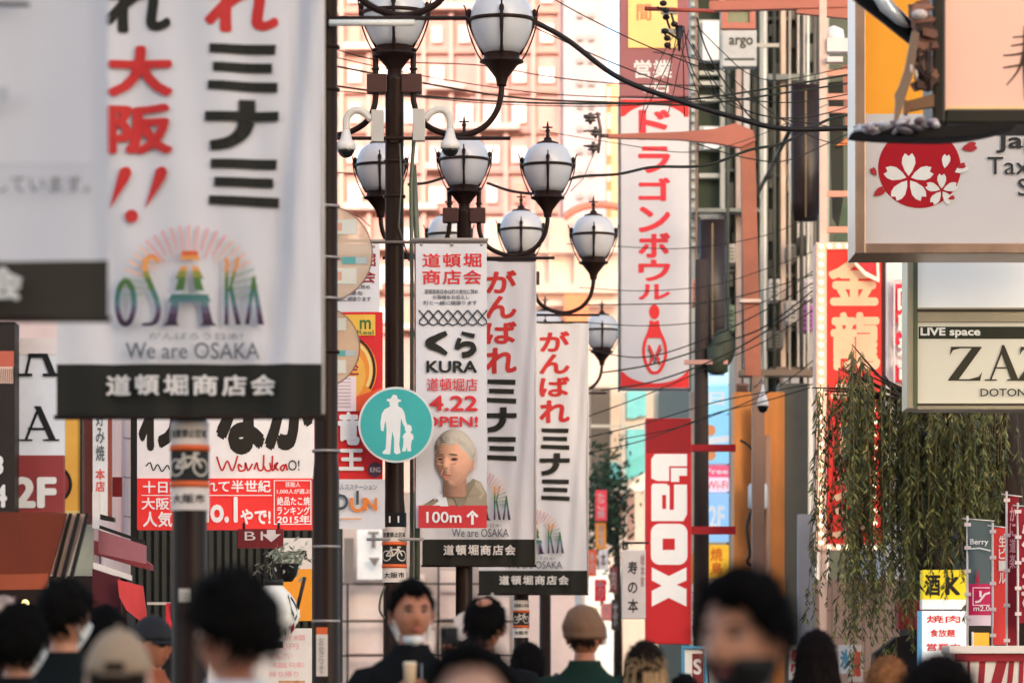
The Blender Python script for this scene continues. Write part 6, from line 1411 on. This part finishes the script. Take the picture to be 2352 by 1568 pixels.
# middle group
def phone_extra(t, HC, fp):
    ph = []
    z = t.part('zip').use(mat((140, 140, 140), .4, .5)); z.tube([(.012, -.128, 1.44 - i * .06) for i in range(7)], .0035, 6); ph.append(z)
    return ph
ARM = {'l': [(-.17, 0, 1.39), (-.255, -.03, 1.15), (-.115, -.30, 1.30)], 'r': [(.17, 0, 1.38), (.235, -.13, 1.16), (.075, -.34, 1.385)],
       'hands': {'l': ((.45, -.25, .75), (.55, -.2, -.35), .75, 1.0, 1), 'r': ((.05, -.25, .95), (-.35, -1, .1), .55, 1.0, -1)}}
XM = person('man in a black zip jacket, white mask under his chin, holding up a phone', 944, 1330, 15.6, 14, 1, 'crop', (22, 20, 20), (24, 25, 27), mask='chin', arms=ARM, extra=phone_extra, fluff=.012)
W = XM @ Vector((.062, -.385, 1.505))
t = Thing('phone', 'dark phone held up in the hand of the man in the black zip jacket', 'phone', W)
a = t.part('case').use(mat((44, 44, 44), .35)); a.box(W.x - .036, W.x + .036, W.y - .005, W.y + .004, W.z - .07, W.z + .075, .004)
b = t.part('lens').use(mat((14, 14, 16), .1)); b.box(W.x - .030, W.x - .008, W.y - .008, W.y - .0055, W.z + .035, W.z + .068, .001)
t.done()
W = XM @ Vector((-.085, -.365, 1.385))
t = Thing('paper_cup', 'small tan cup held in front of the black zip jacket', 'cup', W)
a = t.part('cup').use(mat((206, 178, 146), .7)); a.lathe([(.018, -.05), (.026, .05), (.026, .054), (.024, .05)], W.x, W.y, W.z, 18)
b = t.part('lid').use(mat((216, 196, 170), .6)); b.lathe([(.027, .05), (.027, .058), (.02, .064)], W.x, W.y, W.z, 18)
t.done()
BARM = {'l': [(-.17, 0, 1.39), (-.23, -.12, 1.18), (-.10, -.32, 1.38)], 'hands': {'l': ((.2, -.3, .9), (0, -1, .1), .6, 1, 1)}}
XB = person('man with a bald spot in black, seen from behind under a tilted white sheet', 1113, 1366, 17.2, 172, 1, 'bald', (24, 21, 20), (26, 27, 28), bulk=1.12, fluff=.014)
t = Thing('paper_sheet', 'grey white sheet held up at a slant left of the bald spot', 'paper', P(1085, 1470, 17.9))
a = t.part('sheet').use(mat((196, 186, 184), .7, var=.03)); a.ext([(1042, 1418), (1132, 1360), (1140, 1380), (1128, 1420), (1062, 1470), (1046, 1466)], 17.9, .004); t.done(True)
person('small dark haired person mostly hidden right of the man with the bald spot', 1213, 1476, 19.6, 178, 1, 'full', (24, 22, 22), (30, 28, 30))
person('very near blurred person whose dark fringe and forehead rise from the bottom edge', 1082, 1474, 6.1, 0, 3, 'high', (28, 24, 22), (40, 40, 42), fluff=.018)
def strap_extra(t, HC, fp):
    s_ = t.part('bag_strap').use(mat((22, 28, 26), .7)); s_.tube(bend([(.14, -.10, 1.40), (.13, .0, 1.445), (.08, .115, 1.38), (-.06, .145, 1.2), (-.17, .11, 1.02)]), .016, 8); return [s_]
person('person in a brown beanie and dark green jacket seen from behind with a shoulder strap', 1343, 1381, 17.6, 168, 1, 'short', (60, 48, 40), (32, 54, 46), hat='beanie', hatcol=(112, 82, 62), extra=strap_extra, bulk=1.14)
person('woman with dark rooted blonde hair seen from behind, right of the beanie', 1482, 1474, 16, 182, 3, 'long', (44, 34, 28), (196, 172, 150), hair2=(172, 138, 98), fluff=.018)
person('big blurred bearded man close to the viewer at the lower right', 1713, 1318, 7.3, -34, 0, 'swept', (24, 20, 18), (60, 60, 66), beard=True, fluff=.026)
person('small dark crown of a person at the bottom edge left of the bearded man', 1572, 1548, 18, 180, 1, 'full', (24, 22, 24), (40, 40, 48))
person('woman with long straight dark hair seen from behind in a white coat', 1876, 1448, 17, 178, 3, 'long', (36, 28, 26), (206, 198, 194), fluff=.016)
person('person with curly light brown hair low between the two women', 2038, 1516, 17.5, 150, 0, 'full', (150, 100, 64), (210, 130, 110), fluff=.03)
person('blurred person near the viewer with dark hair and a brown forehead, bottom right', 2152, 1508, 8.4, 35, 1, 'full', (34, 28, 26), (50, 46, 46), fluff=.022)
# the printed portrait: a head flattened on to the cloth, its photograph's tones stored as print colours
def print_portrait():
    d0 = 26.36; k = px(d0); mh = MB(); cols = []
    rz = Matrix.Rotation(R(-22), 3, 'Z'); Lk = Vector((.55, -.75, .45)).normalized()
    sc_ = 118 * k / .218; org = P(1043, 1058, d0)
    def put(vs, fs, base, dz=0, amb=.55, hl=.5):
        o = len(mh.v)
        for p, nrm in vs:
            q = rz @ p; m_ = rz @ nrm
            sh = amb + hl * max(0, m_.dot(Lk)) - .12 * max(0, -m_.x) + .05 * noise.noise(p * 60)
            cols.append([min(1, lin(c / 255.) * 1.22 * sh ** 1.5) for c in base] + [1])
            mh.v.append(org + Vector((q.x * sc_, -.004 + q.y * .03 - dz, q.z * sc_)))
        for f in fs:
            a_, b_, c_ = [mh.v[o + i] for i in f[:3]]
            if (b_.x - a_.x) * (c_.z - a_.z) - (b_.z - a_.z) * (c_.x - a_.x) > 0: mh.f.append([o + i for i in f]); mh.fm.append(0); mh.fs.append(True)
    def grid(fn, keep, base, dz, nu=64, nv=48, **kw):
        ns = list(sph(nu, nv)); ps = [fn(n) for n in ns]; vs = []; fs = []
        for j in range(nv + 1):
            for i in range(nu):
                a_ = ps[j * nu + (i + 1) % nu] - ps[j * nu + (i - 1) % nu]; b_ = ps[min(nv, j + 1) * nu + i] - ps[max(0, j - 1) * nu + i]
                nn = b_.cross(a_); nn = nn.normalized() if nn.length > 1e-9 else Vector((0, 0, 1 if j == 0 else -1))
                if nn.dot(ps[j * nu + i]) < 0: nn = -nn
                vs.append((ps[j * nu + i], nn))
        for j in range(nv):
            for i in range(nu):
                q = (j * nu + i, (j + 1) * nu + i, (j + 1) * nu + (i + 1) % nu, j * nu + (i + 1) % nu)
                if keep is None or any(keep(ns[k2]) for k2 in q): fs.append(q)
        put(vs, fs, base, dz, **kw)
    def blob(c, rx, rz_, base, dz, n=14, ro=0):
        vs = [(Vector((c.x + rx * math.cos(2 * math.pi * i / n) * math.cos(ro) - rz_ * math.sin(2 * math.pi * i / n) * math.sin(ro), c.y, c.z + rx * math.cos(2 * math.pi * i / n) * math.sin(ro) + rz_ * math.sin(2 * math.pi * i / n) * math.cos(ro))), Vector((0, -1, 0))) for i in range(n)]
        put(vs, [list(range(n))], base, dz, amb=1, hl=0)
    # neck
    vs = []; fs = []
    for j in range(8):
        for i in range(17):
            an = math.pi * i / 16; p = Vector((-.052 * math.cos(an), .01 - .05 * math.sin(an), -.07 - .012 * j)); vs.append((p, Vector((-math.cos(an), -math.sin(an), -.5)).normalized()))
    for j in range(7):
        for i in range(16): fs.append((j * 17 + i, (j + 1) * 17 + i, (j + 1) * 17 + i + 1, j * 17 + i + 1))
    put(vs, fs, (190, 138, 112), 0, amb=.5)
    sk = (212, 158, 130)
    for sx in (-1, 1): blob(Vector((sx * .078, .01, -.012)), .011, .03, (196, 142, 118), .0008)
    grid(head_pt, None, sk, .001, amb=.5, hl=.62)
    grid(lambda n: head_pt(n, .016 * sst(-.02, .3, hairline(n, 'short') - .16) + .001), lambda n: hairline(n, 'short') - .16 > 0, (184, 174, 160), .0016, amb=.5, hl=.6)
    fp2 = lambda x, z: head_pt((x, -math.sqrt(max(0, 1 - x * x - z * z)), z))
    for sx in (-1, 1):
        c_ = fp2(sx * .42, .05); blob(c_, .0185, .0085, (186, 128, 106), .0030); blob(c_, .0145, .0048, (70, 44, 36), .0034); blob(c_ + Vector((sx * .001, 0, .0005)), .005, .0045, (24, 16, 14), .0038)
        blob(fp2(sx * .42, .22), .021, .0042, (112, 84, 68), .0030, ro=-sx * .1); blob(fp2(sx * .42, -.12), .017, .003, (190, 134, 112), .0030, ro=sx * .15)
        blob(fp2(sx * .32, -.42) , .003, .018, (186, 130, 106), .0030, ro=sx * .35); blob(fp2(sx * .10, -.27), .0055, .0035, (150, 94, 76), .0040)
    blob(fp2(0, -.53), .025, .0036, (150, 84, 74), .0034); blob(fp2(0, -.585), .018, .0045, (196, 124, 108), .0032); blob(fp2(0, -.67), .016, .003, (186, 130, 108), .0032)
    for i in range(3): blob(fp2(0, .42 + i * .09), .04, .0014, (200, 150, 124), .0030)
    m_ = bpy.data.materials.new('printed_photo'); m_.use_nodes = True; nt_ = m_.node_tree; at = nt_.nodes.new('ShaderNodeVertexColor'); at.layer_name = 'print'
    nt_.links.new(at.outputs['Color'], nt_.nodes['Principled BSDF'].inputs['Base Color']); nt_.nodes['Principled BSDF'].inputs['Roughness'].default_value = .7
    mh.mats = [m_]
    root = PORTRAIT.obj; me = mh.mesh('printed_face', root.location)
    ca = me.color_attributes.new('print', 'FLOAT_COLOR', 'POINT')
    for i, c_ in enumerate(cols): ca.data[i].color = c_
    o = bpy.data.objects.new('printed_face', me); COL.objects.link(o); o.parent = root
    o.location = (0, -.016, 0)
print_portrait()
# tidy up unused scratch data
for m_ in [m for m in bpy.data.meshes if m.users == 0]: bpy.data.meshes.remove(m_)
